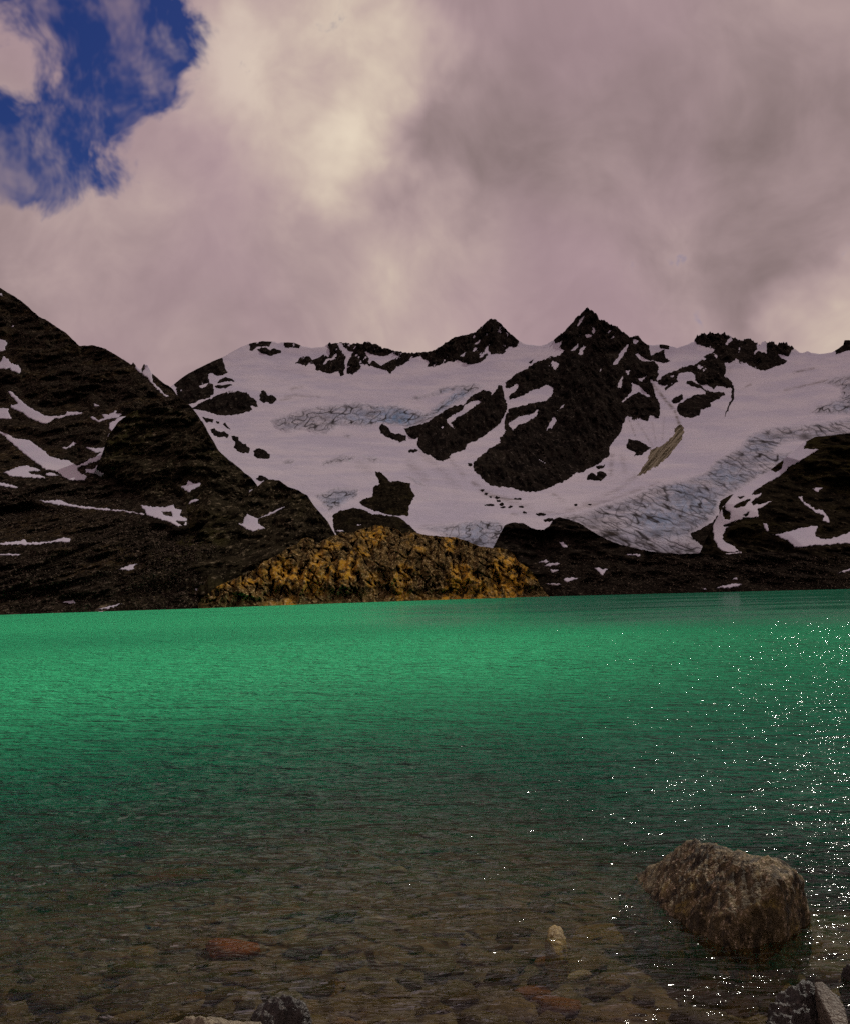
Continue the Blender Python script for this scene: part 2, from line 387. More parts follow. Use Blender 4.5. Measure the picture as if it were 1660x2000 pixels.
B = Layer(SKY_B, [(-320, 1130), (1980, 1130)], [(-20, 140), (60, 185), (100, 225), (200, 470), (300, 900), (400, 1330), (480, 1680), (560, 1900), (640, 2020)], rel_B, jit=0.5, seed=5,
          teeth=([630, 642, 720, 800, 830, 850, 1000, 1025, 1066, 1085, 1230, 1262, 1345, 1360, 1545, 1562], [0, 4, 3.5, 2.5, 1.5, 2.5, 2, 0, 0, 2.5, 4, 0, 0, 6, 6, 0]))
STREAKS = [  # grit tracks on the snow: (points, half width px, strength)
 ([(1268, 742), (1290, 770), (1316, 800), (1327, 830)], 3.0, 1.0), ([(1225, 812), (1240, 850)], 1.2, .9), ([(1245, 825), (1275, 872)], 2.0, .5), ([(1273, 822), (1281, 865)], 1.8, .4), ([(1297, 815), (1293, 860)], 1.8, .4),
 ([(924, 943), (945, 962), (975, 972), (1010, 978)], 4.5, .8), ([(870, 885), (905, 930)], 5, .35), ([(820, 880), (890, 950)], 8, .3), ([(1195, 890), (1192, 925)], 5, .5), ([(1215, 890), (1220, 920)], 6, .4),
 ([(1550, 727), (1590, 719)], 2.0, .8), ([(1532, 762), (1575, 752), (1620, 742)], 2.5, .7), ([(1452, 757), (1466, 751)], 1.8, .8), ([(1080, 965), (1098, 978)], 3, .5), ([(1140, 985), (1200, 960), (1240, 930)], 5, .35),
 ([(570, 760), (590, 755)], 3, .5), ([(556, 775), (580, 770)], 2.5, .5), ([(576, 772), (625, 775)], 2, .5), ([(548, 781), (568, 778)], 2, .5), ([(1100, 1000), (1180, 980), (1285, 945)], 5, .5), ([(820, 1030), (880, 1025)], 4, .4),
 ([(1420, 725), (1440, 700), (1445, 715)], 9, .35), ([(800, 905), (830, 935)], 9, .35), ([(700, 905), (720, 920)], 10, .25), ([(1000, 1005), (1090, 1002)], 4, .5), ([(955, 962), (1000, 985), (1040, 990)], 5, .3)]
def dirt_B(U, V):
    d = np.zeros(U.shape)
    for pts, w, k in STREAKS:
        for (x0, y0), (x1, y1) in zip(pts, pts[1:]):
            bx = (U > min(x0, x1)-30) & (U < max(x0, x1)+30) & (V > min(y0, y1)-30) & (V < max(y0, y1)+30)
            if not bx.any(): continue
            uu, vv = U[bx], V[bx]; ex, ey = x1-x0, y1-y0
            t = np.clip(((uu-x0)*ex+(vv-y0)*ey)/(ex*ex+ey*ey), 0, 1)
            dd = np.hypot(uu-x0-t*ex, vv-y0-t*ey)
            d[bx] = np.maximum(d[bx], k*np.exp(-(dd/w)**2))
    return d
v_, f_, a_ = B.build(-320, 2140, 2.2, 250, back=((40, 10), (150, 90), (400, 330), (800, 800)), attrs=lambda U, V: {'dirt': dirt_B(U, V)})
glacier = add_obj('glacier', make_mesh('glacier', v_, f_, True, a_), M_snow, kind='structure')

# ---- patches of another surface on a layer
def build_patch(layer, polys, holes, step, rfun, margin=5.0, attr_fun=None, warp=0.0, seed=0):
    allp = np.array([p for q in polys for p in q]); vs_at = lambda u: layer.skyv(u)
    u0, u1 = allp[:, 0].min() - margin - 2, allp[:, 0].max() + margin + 2
    v0, v1 = allp[:, 1].min() - margin - 2, allp[:, 1].max() + margin + 2
    us = np.arange(u0, u1 + step, step); sk = vs_at(us)
    touches = bool((sk > v0 + margin).any())
    top = np.maximum(v0, sk) if not touches else np.maximum(sk, v0 - 1)
    # polygon corners that lie on the skyline reach above it
    if touches:
        polys = [[(x, y - 30) if y - float(np.interp(x, layer.su, layer.sv)) < 6 else (x, y) for x, y in q] for q in polys]
    n = max(4, int((v1 - top.min()) / step))
    t = np.linspace(0, 1, n)[:, None]
    V = v1 + (top - v1)[None]*t; U = np.broadcast_to(us, V.shape)
    Uw, Vw = U, V
    if warp:
        Uw = U + warp*fbm(U/7.0, V/7.0, seed*1.7, 3, 0.6, seed); Vw = V + warp*fbm(U/7.0, V/7.0, seed*2.9+8, 3, 0.6, seed+9)
    sd = np.full(U.shape, -1e9)
    for q in polys: sd = np.maximum(sd, signed(q, Uw, Vw))
    for q in holes: sd = np.minimum(sd, -signed(q, Uw, Vw))
    R = layer.depth(U, V, fine=False); x, y, z = pos(U, V, R)
    R2 = rfun(R, sd, x, y, z, U, V)
    X, Y, Z = pos(U, V, R2)
    pts = np.stack([X, Y, Z], -1); nrow = n
    if touches:
        dx, dy, dz = ray(us, top); extra = []
        for d, dr in ((25, 4), (80, 50), (200, 170)):
            rb = R2[-1] + d; extra.append(np.stack([dx*rb, dy*rb, Z[-1] - dr], -1))
        pts = np.concatenate([pts, np.stack(extra)], 0); nrow += 3
        onsky = (sk > v0 + margin)
        sb = np.where(onsky, sd[-1], -99.0)
        sd_all = np.concatenate([sd, np.stack([sb]*3)], 0)
    else: sd_all = sd
    fc = grid_faces(nrow, len(us)); keep = (sd_all.ravel()[fc].max(1) > -margin)
    fc = fc[keep]; used = np.unique(fc); remap = -np.ones(nrow*len(us), int); remap[used] = np.arange(len(used))
    at = None
    if attr_fun is not None:
        pad = nrow - n
        Ue = np.concatenate([U] + [U[-1:]]*pad) if pad else U; Ve = np.concatenate([V] + [V[-1:]]*pad) if pad else V
        at = {k: q.ravel()[used] for k, q in attr_fun(Ue, Ve, sd_all).items()}
    return pts.reshape(-1, 3)[used], remap[fc], at
def put_thing(name, vfa, mat, label, cat, group=None, smooth=True):
    v, f, a = vfa
    if len(v) == 0: print('EMPTY', label); return None
    c = v.mean(0); c[2] = v[:, 2].min()
    o = add_obj(name, make_mesh(name, v - c, f, smooth, a), mat, loc=tuple(c), label=label, category=cat)
    if group: o['group'] = group
    return o
SEED = [100]
def outcrop(label, polys, holes=(), bulge=14.0, crag=10.0, fleck=0.0, name='rock_outcrop', cat='rock outcrop', group=None, layer=None, mat=None, step=1.5, wl=1.0, edge=5.0):
    SEED[0] += 7; sd_ = SEED[0]
    def rf(R, sd, x, y, z, U, V):
        px = R / F                                       # metres per photo pixel here
        e = sstep(sd, -edge, edge)
        lift = -6*px + e*11*px + np.clip(sd, 0, 60)/60.0*bulge*3.0*px
        rg = fbm(x/(34*px*wl), 0.3*y/(34*px*wl), z/(70*px*wl), 5, 0.55, sd_, ridged=True)
        fn = fbm(x/(9*px*wl), 0.3*y/(9*px*wl), z/(14*px*wl), 4, 0.6, sd_+3, ridged=True)
        md = fbm(x/(17*px*wl) + 0.4*z/(17*px*wl), 0.3*y/(17*px*wl), z/(34*px*wl), 3, 0.55, sd_+2, ridged=True)
        dp = np.clip(sd/9.0, 0.12, 1.0)
        lift = lift + e*px*crag*dp*(3.6*(rg - 0.35) + 2.2*(md - 0.35) + 1.3*(fn - 0.35))
        lift = np.where(sd > 2.5, np.maximum(lift, 2.0*px), lift)
        if fleck:
            fk = fbm((U + 0.7*V)/9.0, (V - 0.8*U)/26.0, sd_*0.3, 4, 0.6, sd_+5)
            lift = np.where(fk > fleck, -7*px*sstep(fk, fleck, fleck+0.08), lift)
        return R - lift
    return put_thing(name, build_patch(layer or B, polys, holes, step, rf, seed=sd_, warp=4.0), mat or M_peak, label, cat, group)

z3 = lambda *p: Zm(320, 640, 4.15, *p)
z5 = lambda *p: Zm(700, 600, 4.15, *p)
z6 = lambda *p: Zm(900, 580, 4.15, *p)
z7 = lambda *p: Zm(1200, 620, 3.609, *p)
z8 = lambda *p: Zm(1260, 860, 4.15, *p)
z9 = lambda *p: Zm(900, 880, 4.15, *p)
zr = lambda *p: Zm(320, 600, 2.862, *p)

# ---- peaks on the skyline
outcrop('tall black pyramid peak at the middle of the glacier, highest summit on the skyline',
 [z6((695,385),(760,340),(850,260),(930,170),(1000,95),(1025,80),(1055,100),(1090,130),(1120,175),(1170,190),(1195,220),(1245,220),(1290,260),(1340,300),(1365,320),(1440,310),(1470,355),(1510,390),(1535,440),(1540,490),
     (1560,510),(1600,560),(1610,640),(1590,690),(1530,670),(1560,720),(1580,800),(1610,870),(1615,930),(1600,990),(1540,960),(1510,1010),(1440,985),(1400,1010),(1350,960),(1310,1030),(1310,1070),(1270,1130),(1210,1200),(1200,1280),
     (1120,1350),(1050,1380),(1000,1410),(930,1440),(870,1480),(780,1520),(700,1555),(640,1575),(550,1585),(480,1570),(400,1545),(320,1545),(240,1530),(190,1490),(140,1440),(105,1410),(95,1350),(150,1290),(230,1230),(300,1190),
     (310,1140),(350,1080),(355,1000),(360,960),(380,905),(470,890),(540,868),(600,855),(690,840),(745,780),(740,730),(690,712),(640,735),(560,765),(470,812),(385,830),(400,780),(440,760),(470,715),(450,700),(400,740),(355,740),
     (360,690),(450,620),(540,570),(620,515),(700,485),(800,470),(820,430),(790,410),(820,350),(760,380))],
 [z6((395,1030),(430,990),(510,960),(560,960),(630,905),(610,950),(540,1010),(470,1040),(420,1065)), z6((695,1075),(720,1020),(755,975),(770,1000),(740,1050)), z6((775,922),(840,864),(822,898)),
  z6((1240,525),(1280,480),(1330,405),(1365,362),(1348,420),(1295,490),(1265,550),(1232,548)), z6((1380,685),(1430,715),(1500,775),(1548,812),(1500,805),(1440,765),(1375,802),(1310,852),(1350,796),(1390,756)),
  z6((1268,735),(1282,680),(1312,636),(1305,700),(1292,733)), z6((1012,305),(1060,308),(1052,327),(1022,327)), z6((1062,236),(1090,270),(1070,302)), z6((1168,302),(1218,252),(1202,288)), z6((935,242),(965,175),(1000,148),(985,190),(950,235)),
  z6((890,432),(955,366),(935,432)), z6((950,460),(972,422),(1014,402),(985,435),(978,472)), z6((736,526),(790,545),(758,578)), z6((1432,660),(1488,652),(1466,688)), z6((1422,468),(1500,503),(1558,517),(1480,518)),
  z6((1336,588),(1368,598),(1350,638)), z6((1206,332),(1248,302),(1238,332)), z6((632,1318),(684,1345),(664,1344)), z6((1115,610),(1145,560),(1135,600)), z6((1395,340),(1435,350),(1420,380),(1400,370))],
 bulge=26, crag=13, fleck=0.43, name='rocky_peak', cat='mountain peak')
outcrop('dark pointed peak with speckled snow on its sloping shoulder, second highest of the skyline',
 [z5((505,410),(545,375),(620,345),(700,285),(780,240),(870,225),(960,185),(1010,140),(1065,90),(1110,95),(1160,130),(1200,185),(1260,235),(1300,270),(1340,295),(1280,325),(1215,320),(1200,350),(1170,380),(1090,385),(1060,370),(1045,400),(990,450),(910,462),(850,450),(800,430),(700,450),(630,480),(555,480),(570,440))],
 [z5((1025,330),(1055,305),(1045,350),(1062,375),(1045,385)), z5((1195,200),(1212,215),(1200,245)), z5((940,300),(990,255),(960,300)), z5((820,400),(880,345),(850,400))],
 bulge=16, crag=9, fleck=0.235, name='rocky_peak', cat='mountain peak')
outcrop('row of black crags on the ridge between the snow dome and the second peak',
 [[(577,709),(587,696),(602,695),(613,703),(631,692),(643,697),(644,686),(633,677),(643,669),(657,670),(665,668),(690,671),(705,669),(716,667),(726,669),(748,678),(772,685),(796,689),(820,688),(835,686),(828,693),(808,699),(792,711),(772,720),(763,731),(757,725),(743,720),(734,718),(714,714),(701,723),(689,733),(677,730),(665,735),(661,724),(648,730),(631,727),(616,722),(614,710),(597,715)]],
 [z3((1425,120),(1500,205),(1530,190),(1510,230),(1490,270),(1480,385),(1462,378),(1472,270),(1488,230),(1412,135)), z5((60,360),(120,380),(200,405),(280,372),(330,395),(240,440),(190,475),(130,435),(80,402)), z3((1290,290),(1320,255),(1385,235),(1395,255),(1340,262),(1300,300))],
 bulge=10, crag=9, fleck=0.24, name='rocky_ridge', cat='mountain ridge')
outcrop('jagged black ridge with many small teeth right of the pyramid peak',
 [z7((520,195),(560,165),(580,128),(640,110),(700,108),(760,115),(775,98),(800,125),(825,140),(850,122),(865,155),(900,160),(945,150),(985,160),(1015,195),(1000,235),(1075,250),(1062,180),(1110,170),(1145,190),(1190,165),(1240,190),(1265,220),(1305,245),(1240,255),(1225,275),(1190,265),(1145,255),(1180,290),(1225,300),(1200,325),(1140,345),(1060,375),(1010,375),(960,345),(920,325),(880,320),(860,300),(820,320),(780,330),(790,390),(770,410),(800,440),(830,470),(810,500),(760,490),(715,485),(700,510),(660,480),(600,470),(560,440),(570,400),(530,385),(450,390),(440,430),(445,455),(390,490),(360,515),(345,500),(380,470),(310,480),(300,455),(340,410),(400,380),(440,370),(480,345),(560,330),(600,300),(640,290),(615,270),(680,250),(700,225),(640,210),(580,190))],
 [z7((588,345),(622,345),(604,362)), z7((698,252),(728,268),(722,292)), z7((783,190),(800,160),(830,140),(812,165),(795,188))],
 bulge=16, crag=11, fleck=0.36, name='rocky_ridge', cat='mountain ridge')
outcrop('black rocky shoulder at the far right end of the skyline', [z7((1535,250),(1580,215),(1615,190),(1620,160),(1660,158),(1760,100),(2250,60),(2400,240),(1760,225),(1660,235),(1600,245),(1560,260))], bulge=12, crag=9, fleck=0.4, name='rocky_peak', cat='mountain peak')
outcrop('thin brown rocky crust along the top of the round snow dome', [z3((560,200),(640,148),(700,120),(800,105),(900,108),(925,135),(860,152),(760,150),(720,188),(690,182),(700,155),(630,175))], bulge=4, crag=4, fleck=0.25, group=None)
outcrop('short dark crust on the crest just right of the snow dome summit', [z3((955,135),(975,110),(1060,118),(1120,143),(1180,160),(1100,168),(1040,164),(980,162))], bulge=3, crag=4, fleck=0.2)
outcrop('flat row of dark rocks on the crest beside the pyramid peak', [z7((285,205),(340,185),(400,200),(440,215),(380,224),(320,220))], bulge=3, crag=3)
G1 = 'rock islands standing out of the glacier'
outcrop('broad black cliff below the sloping crest at the left end of the glacier', [z3((60,475),(130,420),(200,370),(290,325),(390,275),(450,258),(485,280),(500,330),(522,362),(480,385),(430,388),(402,370),(360,375),(370,440),(400,460),(412,500),(400,545),(370,570),(300,585),(250,610),(170,628),(120,600),(100,520))],
 [z3((285,475),(330,455),(375,450),(340,470),(310,490))], bulge=12, crag=8, fleck=0.42, group=G1)
outcrop('two thin dark ledges in the snow beside the left cliff', [z3((430,442),(460,415),(510,396),(560,413),(590,442),(550,434),(500,442),(440,452)), z3((405,468),(520,452),(565,460),(500,492),(430,494))], bulge=4, crag=4, group=G1)
outcrop('large lens shaped rock island below the left cliff', [z3((215,655),(290,610),(380,575),(450,535),(520,512),(600,510),(670,525),(710,560),(750,590),(768,630),(760,658),(730,650),(705,675),(650,690),(600,705),(520,712),(440,705),(370,680),(290,670))], [z3((700,632),(722,625),(735,650),(715,655)), z3((520,522),(605,510),(560,526))], bulge=16, crag=8, group=G1)
outcrop('three lobed rock cluster right of the lens shaped rock', [z3((762,545),(790,530),(776,508),(805,508),(830,515),(850,550),(880,545),(920,570),(905,605),(870,622),(835,600),(810,612),(780,590))], bulge=8, crag=6, group=G1)
outcrop('dark twin knobs just under the top of the snow dome', [z3((750,180),(800,155),(840,160),(860,180),(890,160),(945,175),(950,200),(880,232),(840,220),(790,205))], bulge=9, crag=6, group=G1)
outcrop('broken flat rock at the upper end of the chain above the dark dome', [z3((300,715),(340,726),(408,743),(392,768),(345,772)), z3((412,748),(450,763),(468,782),(430,778))], bulge=4, crag=4, group=G1)
outcrop('small triangular rock tooth in the snow of the left chain', [z3((480,790),(500,766),(522,795),(546,832),(515,817))], bulge=4, crag=4, group=G1)
outcrop('ragged wide rock in the middle of the left chain', [z3((372,825),(410,816),(440,838),(490,838),(538,870),(520,892),(470,887),(430,892),(400,862))], bulge=6, crag=5, group=G1)
outcrop('bent elongated rock in the lower part of the left chain', [z3((543,880),(570,868),(608,885),(612,915),(650,938),(692,963),(708,995),(685,1018),(610,1008),(570,972),(575,930))], bulge=7, crag=5, group=G1)
outcrop('smooth oval rock at the lower end of the left chain', [z3((723,995),(770,976),(820,993),(862,1030),(850,1062),(760,1065),(733,1040))], bulge=8, crag=4, group=G1)
outcrop('low flat rock in the snow just above the hump at the glacier edge', [z3((738,1228),(780,1195),(830,1213),(855,1238),(790,1248))], bulge=5, crag=4, group=G1)
outcrop('wide black buttress left of the pyramid peak, split by a snow gully', [z5((370,985),(440,955),(560,925),(610,880),(690,835),(780,790),(850,790),(862,775),(920,710),(1010,670),(1080,680),(1075,720),(1130,640),(1155,625),(1170,650),(1180,720),(1205,780),(1200,830),(1180,880),(1130,960),(1030,1030),(960,1080),(880,1110),(860,1150),(800,1180),(750,1190),(740,1230),(680,1250),(630,1240),(590,1200),(540,1190),(490,1140),(470,1090),(490,1060),(440,1070),(395,1040))],
 [z5((712,908),(740,888),(790,862),(848,828),(868,788),(905,768),(960,755),(995,765),(940,802),(870,852),(800,892),(745,935),(772,984),(720,932)), z5((670,970),(690,965),(680,985))], bulge=22, crag=10, fleck=0.5, name='rock_buttress', cat='rock buttress')
outcrop('dark hooked rock below the blue ice cliff', [z5((170,960),(200,938),(250,978),(262,1015),(330,1025),(392,1040),(388,1082),(340,1093),(300,1078),(240,1062),(180,1022))], bulge=7, crag=5, group=G1)
outcrop('tiny flat rock in the snow under the hooked rock', [z5((403,1155),(480,1148),(488,1166),(440,1178),(408,1180))], bulge=3, crag=2, group=G1)
outcrop('small dark sliver in the snow above the arm of the pyramid peak', [z5((1373,452),(1400,423),(1438,418),(1390,458))], bulge=3, crag=2, group=G1)
outcrop('blocky dark rock standing alone in the grey snow fan right of the pyramid peak', [z6((1338,1222),(1353,1148),(1415,1158),(1440,1163),(1500,1198),(1545,1220),(1500,1252),(1460,1287),(1400,1283),(1420,1267),(1360,1242))], bulge=10, crag=8, group=G1)
outcrop('low notched rock at the right foot of the pyramid peak', [z6((1022,1445),(1060,1418),(1100,1448),(1095,1418),(1130,1403),(1178,1430),(1183,1457),(1120,1493),(1060,1488),(1022,1483)), z6((1088,1370),(1168,1355),(1163,1382),(1110,1398))], bulge=6, crag=5, group=G1)
outcrop('angular rock shelf between the pyramid peak and the jagged ridge', [z7((248,275),(300,243),(350,223),(362,285),(398,310),(350,322),(310,312),(270,302))], bulge=6, crag=6, group=G1)
outcrop('big rounded black rock face under the jagged ridge', [z7((498,460),(530,438),(600,470),(640,500),(690,525),(770,520),(783,545),(740,572),(720,582),(680,602),(680,627),(620,652),(600,692),(540,714),(470,697),(433,662),(445,610),(500,580),(560,545),(600,540),(640,530),(600,500),(540,487))], bulge=12, crag=6, group=G1)
outcrop('small dark rock touching the upper left of the big rounded face', [z7((398,590),(430,558),(483,538),(483,577),(450,607),(413,612))], bulge=5, crag=4, group=G1)
outcrop('thin winding dark rib running down the snow from the jagged ridge', [z7((775,408),(822,448),(843,500),(843,570),(803,650),(768,722),(790,650),(823,570),(823,500),(792,440))], bulge=3, crag=3, edge=2.5, group=G1)
outcrop('stepped dark rock island at the lower left of the glacier, above the golden knoll', [zr((1088,1090),(1120,1068),(1165,1058),(1170,1000),(1200,985),(1176,912),(1212,920),(1262,968),(1330,973),(1377,985),(1388,1030),(1408,1055),(1372,1110),(1368,1168),(1300,1168),(1230,1153),(1160,1133),(1110,1108))], bulge=16, crag=8, wl=0.8, mat=M_right, group=G1)
outcrop('low dark rock hump at the glacier foot directly behind the golden knoll', [zr((943,1165),(980,1138),(1060,1120),(1110,1128),(1160,1153),(1250,1163),(1320,1173),(1362,1210),(1400,1245),(1450,1300),(1300,1360),(1000,1360),(950,1240))], bulge=18, crag=7, wl=0.8, mat=M_right, group=G1)
outcrop('dark talus wedge at the snout of the big icefall', [z8((320,752),(420,730),(500,690),(545,660),(585,600),(597,615),(560,680),(545,730),(565,800),(580,870),(640,905),(560,915),(470,885),(400,832))], bulge=4, crag=4, mat=M_moraine, wl=0.6, group=G1)
outcrop('crooked dark rock between the icefall edge and the snow tongue', [z8((588,545),(610,490),(650,460),(725,428),(682,490),(630,540),(650,575),(690,585),(682,642),(620,622),(592,592))], bulge=5, crag=5, mat=M_right, wl=0.6, group=G1)
G2 = 'small stones strewn on the snow below the pyramid peak'
for cx, cy, w, h in ((175,320,14,7),(200,350,12,6),(240,378,14,8),(290,380,18,10),(300,405,14,8),(235,440,45,11),(330,435,24,10),(340,460,18,8),(400,457,20,9),(490,457,20,9),(515,507,14,7),(645,516,42,13),(715,562,48,18),(930,440,10,5),(1045,440,12,5),(462,393,36,6),(70,1360-1245,22,14)):
    cx0, cy0 = 900 + cx/4.15, 880 + cy/4.15; rw, rh = w/4.15+0.9, h/4.15+0.9; rnd = random.Random(cx*7+cy)
    lab_ = {(645, 516): 'flat oval rock on the snow just above the dark moraine mound', (715, 562): 'widest flat rock at the snow edge touching the moraine mound', (235, 440): 'long thin dark stone at the left of the strewn stones',
            (462, 393): 'thin dark streak of stones above the others on the snow', (70, 115): 'small dark knob at the left tip of the pyramid peak'}.get((cx, cy), 'small dark stone lying on the snow at the foot of the pyramid peak')
    outcrop(lab_, [[(cx0 + rw*math.cos(a*math.pi/4)*rnd.uniform(.7, 1.2), cy0 + rh*math.sin(a*math.pi/4)*rnd.uniform(.7, 1.2)) for a in range(8)]], bulge=2, crag=1.2, edge=1.2, step=1.2, group=G2, name='stone', cat='stone')

# ---- icefalls: broken ice on the glacier, parts of it
def icefall(poly, flow, scale, blue, dirt, amp=5.0, holes=(), asp=2.4, dirt_low=None):
    """flow: heading of the ice in the picture (radians); crevasses run mostly across it"""
    SEED[0] += 7; sd_ = SEED[0]; c, s_ = math.cos(flow), math.sin(flow); store = {}
    def cracks(U, V):
        wu = U + 9*fbm(U/28, V/28, sd_, 3, 0.5, sd_); wv2 = V + 8*fbm(U/28, V/28, sd_+5.5, 3, 0.5, sd_+2)
        sc_ = scale*1.2; a = (wu*c + wv2*s_) / sc_; b = (-wu*s_ + wv2*c) / (sc_*asp)
        n1 = np.abs(pn(a, b, sd_*0.37, sd_)); n2 = np.abs(pn(a*1.9 + 3, b*1.9*0.6, sd_*0.61, sd_+1)); n3 = np.abs(pn(b*2.6, a*0.55 + 9, sd_*0.9, sd_+4))
        ck = np.maximum(np.maximum(1.35 - n1/0.075, 0.75 - n2/0.10), 0.7 - n3/0.085)
        return np.clip(ck, 0, 1), n1
    def rf(R, sd, x, y, z, U, V):
        px = R/F; e = sstep(sd, -3.5, 7.0); ck, n1 = cracks(U, V)
        blk = fbm(x/(12*px), y/(12*px), z/(9*px), 4, 0.6, sd_+6)
        lift = -3.5*px + e*px*(6.0 + amp*1.2 + amp*0.7*blk + amp*0.4*np.minimum(n1*2, 1)) - e*ck*amp*0.6*px
        return R - lift
    def at(U, V, sd):
        ck, _ = cracks(U, V); e = sstep(sd, 0.5, 10.0) * (0.95 + 1.2*fbm(U/30, V/30, sd_, 2, 0.5, sd_+8))
        bl = np.zeros(U.shape)
        for bu, bv, br, bs in blue: bl = np.maximum(bl, bs*np.exp(-(((U-bu)/br)**2 + ((V-bv)/(br*0.6))**2)))
        dd = np.full(U.shape, dirt) * (0.4 + 0.6*sstep(fbm(U/24, V/24, sd_+3, 3, 0.5, sd_+4), -0.2, 0.35))
        if dirt_low: dd = np.maximum(dd, dirt_low(U, V))
        return {'rim': 1 - sstep(sd, 0, 13), 'blue': bl*np.clip(0.75 + 1.1*fbm(U/10, V/10, sd_, 3, 0.5, sd_+1), 0, 1), 'dirt': np.clip(dd, 0, 1), 'crack': ck*np.clip(e, 0, 1)}
    v, f, a = build_patch(B, [poly], holes, 1.15, rf, attr_fun=at, seed=sd_, warp=4.0, margin=4.5)
    return add_obj('icefall', make_mesh('icefall', v, f, True, a), M_ice, parent=glacier)
icefall([(526,820),(558,808),(600,795),(655,788),(697,783),(740,788),(778,790),(810,798),(835,803),(860,783),(885,764),(905,750),(925,746),(947,752),(932,766),(905,783),(880,797),(850,817),(830,830),(800,837),(780,834),(745,829),(715,836),(690,833),(665,832),(640,849),(615,846),(590,840),(560,846),(540,839)], 1.25, 9, [(775,822,45,1.0),(860,790,42,.7),(890,772,26,.7),(700,820,40,.4)], 0.4, amp=5)
icefall([(795,780),(815,770),(845,764),(860,755),(905,749),(945,752),(905,762),(880,768),(850,775),(815,784)], 1.5, 7, [(880,762,30,.4)], 0.55, amp=2.5, asp=4)
icefall([(549,900),(565,894),(580,897),(573,907),(554,909)], .9, 6, [], 0.5, amp=2.5)
icefall(zr((880,862),(940,838),(1000,822),(1085,828),(1075,858),(950,884),(888,889)), 1.0, 6, [], 0.5, amp=2.5)
icefall(zr((1090,822),(1120,825),(1180,830),(1245,858),(1180,878),(1140,868)), 1.0, 6, [], 0.5, amp=2.5)
icefall(zr((1000,712),(1035,700),(1070,712),(1040,738),(1005,732)), 1.0, 6, [], 0.5, amp=2.5)
icefall(zr((835,1050),(960,1003),(1095,1008),(1095,1062),(1025,1092),(985,1133),(920,1143),(870,1085)), 1.4, 6, [(668,985,40,.35)], 0.4, amp=3)
icefall(zr((1335,935),(1390,945),(1460,985),(1480,1012),(1420,1000)), 0.5, 6, [], 0.5, amp=2)
icefall([(815,1030),(860,1024),(936,1013),(972,1016),(995,1025),(985,1050),(984,1085),(930,1090),(890,1060),(850,1042)], 1.45, 8, [(930,1040,50,.45)], 0.35, amp=4)
icefall([(1075,1008),(1130,1000),(1180,983),(1240,963),(1284,945),(1340,934),(1379,920),(1396,898),(1432,878),(1446,870),(1460,850),(1497,834),(1550,828),(1606,824),(1670,812),(1900,780),(1900,880),(1670,880),(1600,868),(1564,862),(1530,868),(1516,882),(1552,880),(1538,902),(1519,919),(1480,936),(1432,964),(1407,978),(1403,1000),(1382,1025),(1352,1042),(1385,1080),(1345,1090),(1300,1095),(1240,1085),(1180,1060),(1120,1025)], 0.42 + math.pi/2, 8.5,
 [(1350,985,60,.55),(1290,1020,55,.6),(1420,930,40,.5),(1330,960,30,.5),(1480,870,40,.3),(1390,985,30,.5)], 0.45, amp=5.0, asp=6.0,
 dirt_low=lambda U, V: np.clip(sstep(V - (1012 + 0.245*(U-1085)) , -20, 8) * (1.2*sstep(fbm((U*0.9+V*0.5)/60, (V*0.9-U*0.45)/9.0, 3.3, 3, 0.55, 77), -0.25, 0.25)) * sstep(1345 - U, -20, 30), 0, 1))
icefall([(1577,807),(1593,793),(1616,783),(1643,772),(1640,758),(1621,753),(1599,750),(1627,735),(1660,728),(1900,700),(1900,840),(1660,812),(1632,811),(1599,811)], 1.1, 7.5, [(1640,800,30,.3)], 0.45, amp=4)
def debris(poly):
    SEED[0] += 7; sd_ = SEED[0]
    def rf(R, sd, x, y, z, U, V):
        px = R/F; e = sstep(sd, -3, 4)
        st = fbm((U*0.66 - V*0.75)/4.0*0 + (U*0.75 + V*0.66)/3.2, (U*0.66 - V*0.75)/45.0, 1.1, 3, 0.6, sd_)
        return R - (-3*px + e*px*(5 + 4.5*st))
    def at(U, V, sd):
        st = fbm((U*0.75 + V*0.66)/3.0, (U*0.66 - V*0.75)/45.0, 2.1, 3, 0.6, sd_)
        return {'dirt': np.clip(0.40 + 3.2*st, 0, 1)}
    v, f, a = build_patch(B, [poly], [], 1.2, rf, attr_fun=at, seed=sd_, warp=6.0)
    return v, f, a
mt_, t_ = new_mat('gravelly_moraine')
P_ = t_.n('ShaderNodeTexCoord').outputs['Object']; d_ = t_.attr('dirt'); n_ = t_.noise(P_, 0.25, 6, 0.7)
k_ = t_.mix(t_.math('MULTIPLY', d_, t_.ss(n_, 0.3, 0.55)), (0.26, 0.225, 0.16, 1), (0.040, 0.032, 0.018, 1))
b_ = t_.n('ShaderNodeBump', {'Strength': 0.9, 'Distance': 4.0, 'Height': n_})
t_.n('ShaderNodeOutputMaterial', {0: (t_.n('ShaderNodeBsdfDiffuse', {'Color': k_, 'Roughness': 0.5, 'Normal': (b_, 0)}), 0)})
v_, f_, a_ = debris([(1318,835),(1326,830),(1338,833),(1332,857),(1313,885),(1291,905),(1262,924),(1241,934),(1250,918),(1262,900),(1270,877),(1298,866),(1316,847)])
add_obj('debris_band', make_mesh('debris_band', v_, f_, True, a_), mt_, parent=glacier, label='curved yellowish band of gravel on the snow')

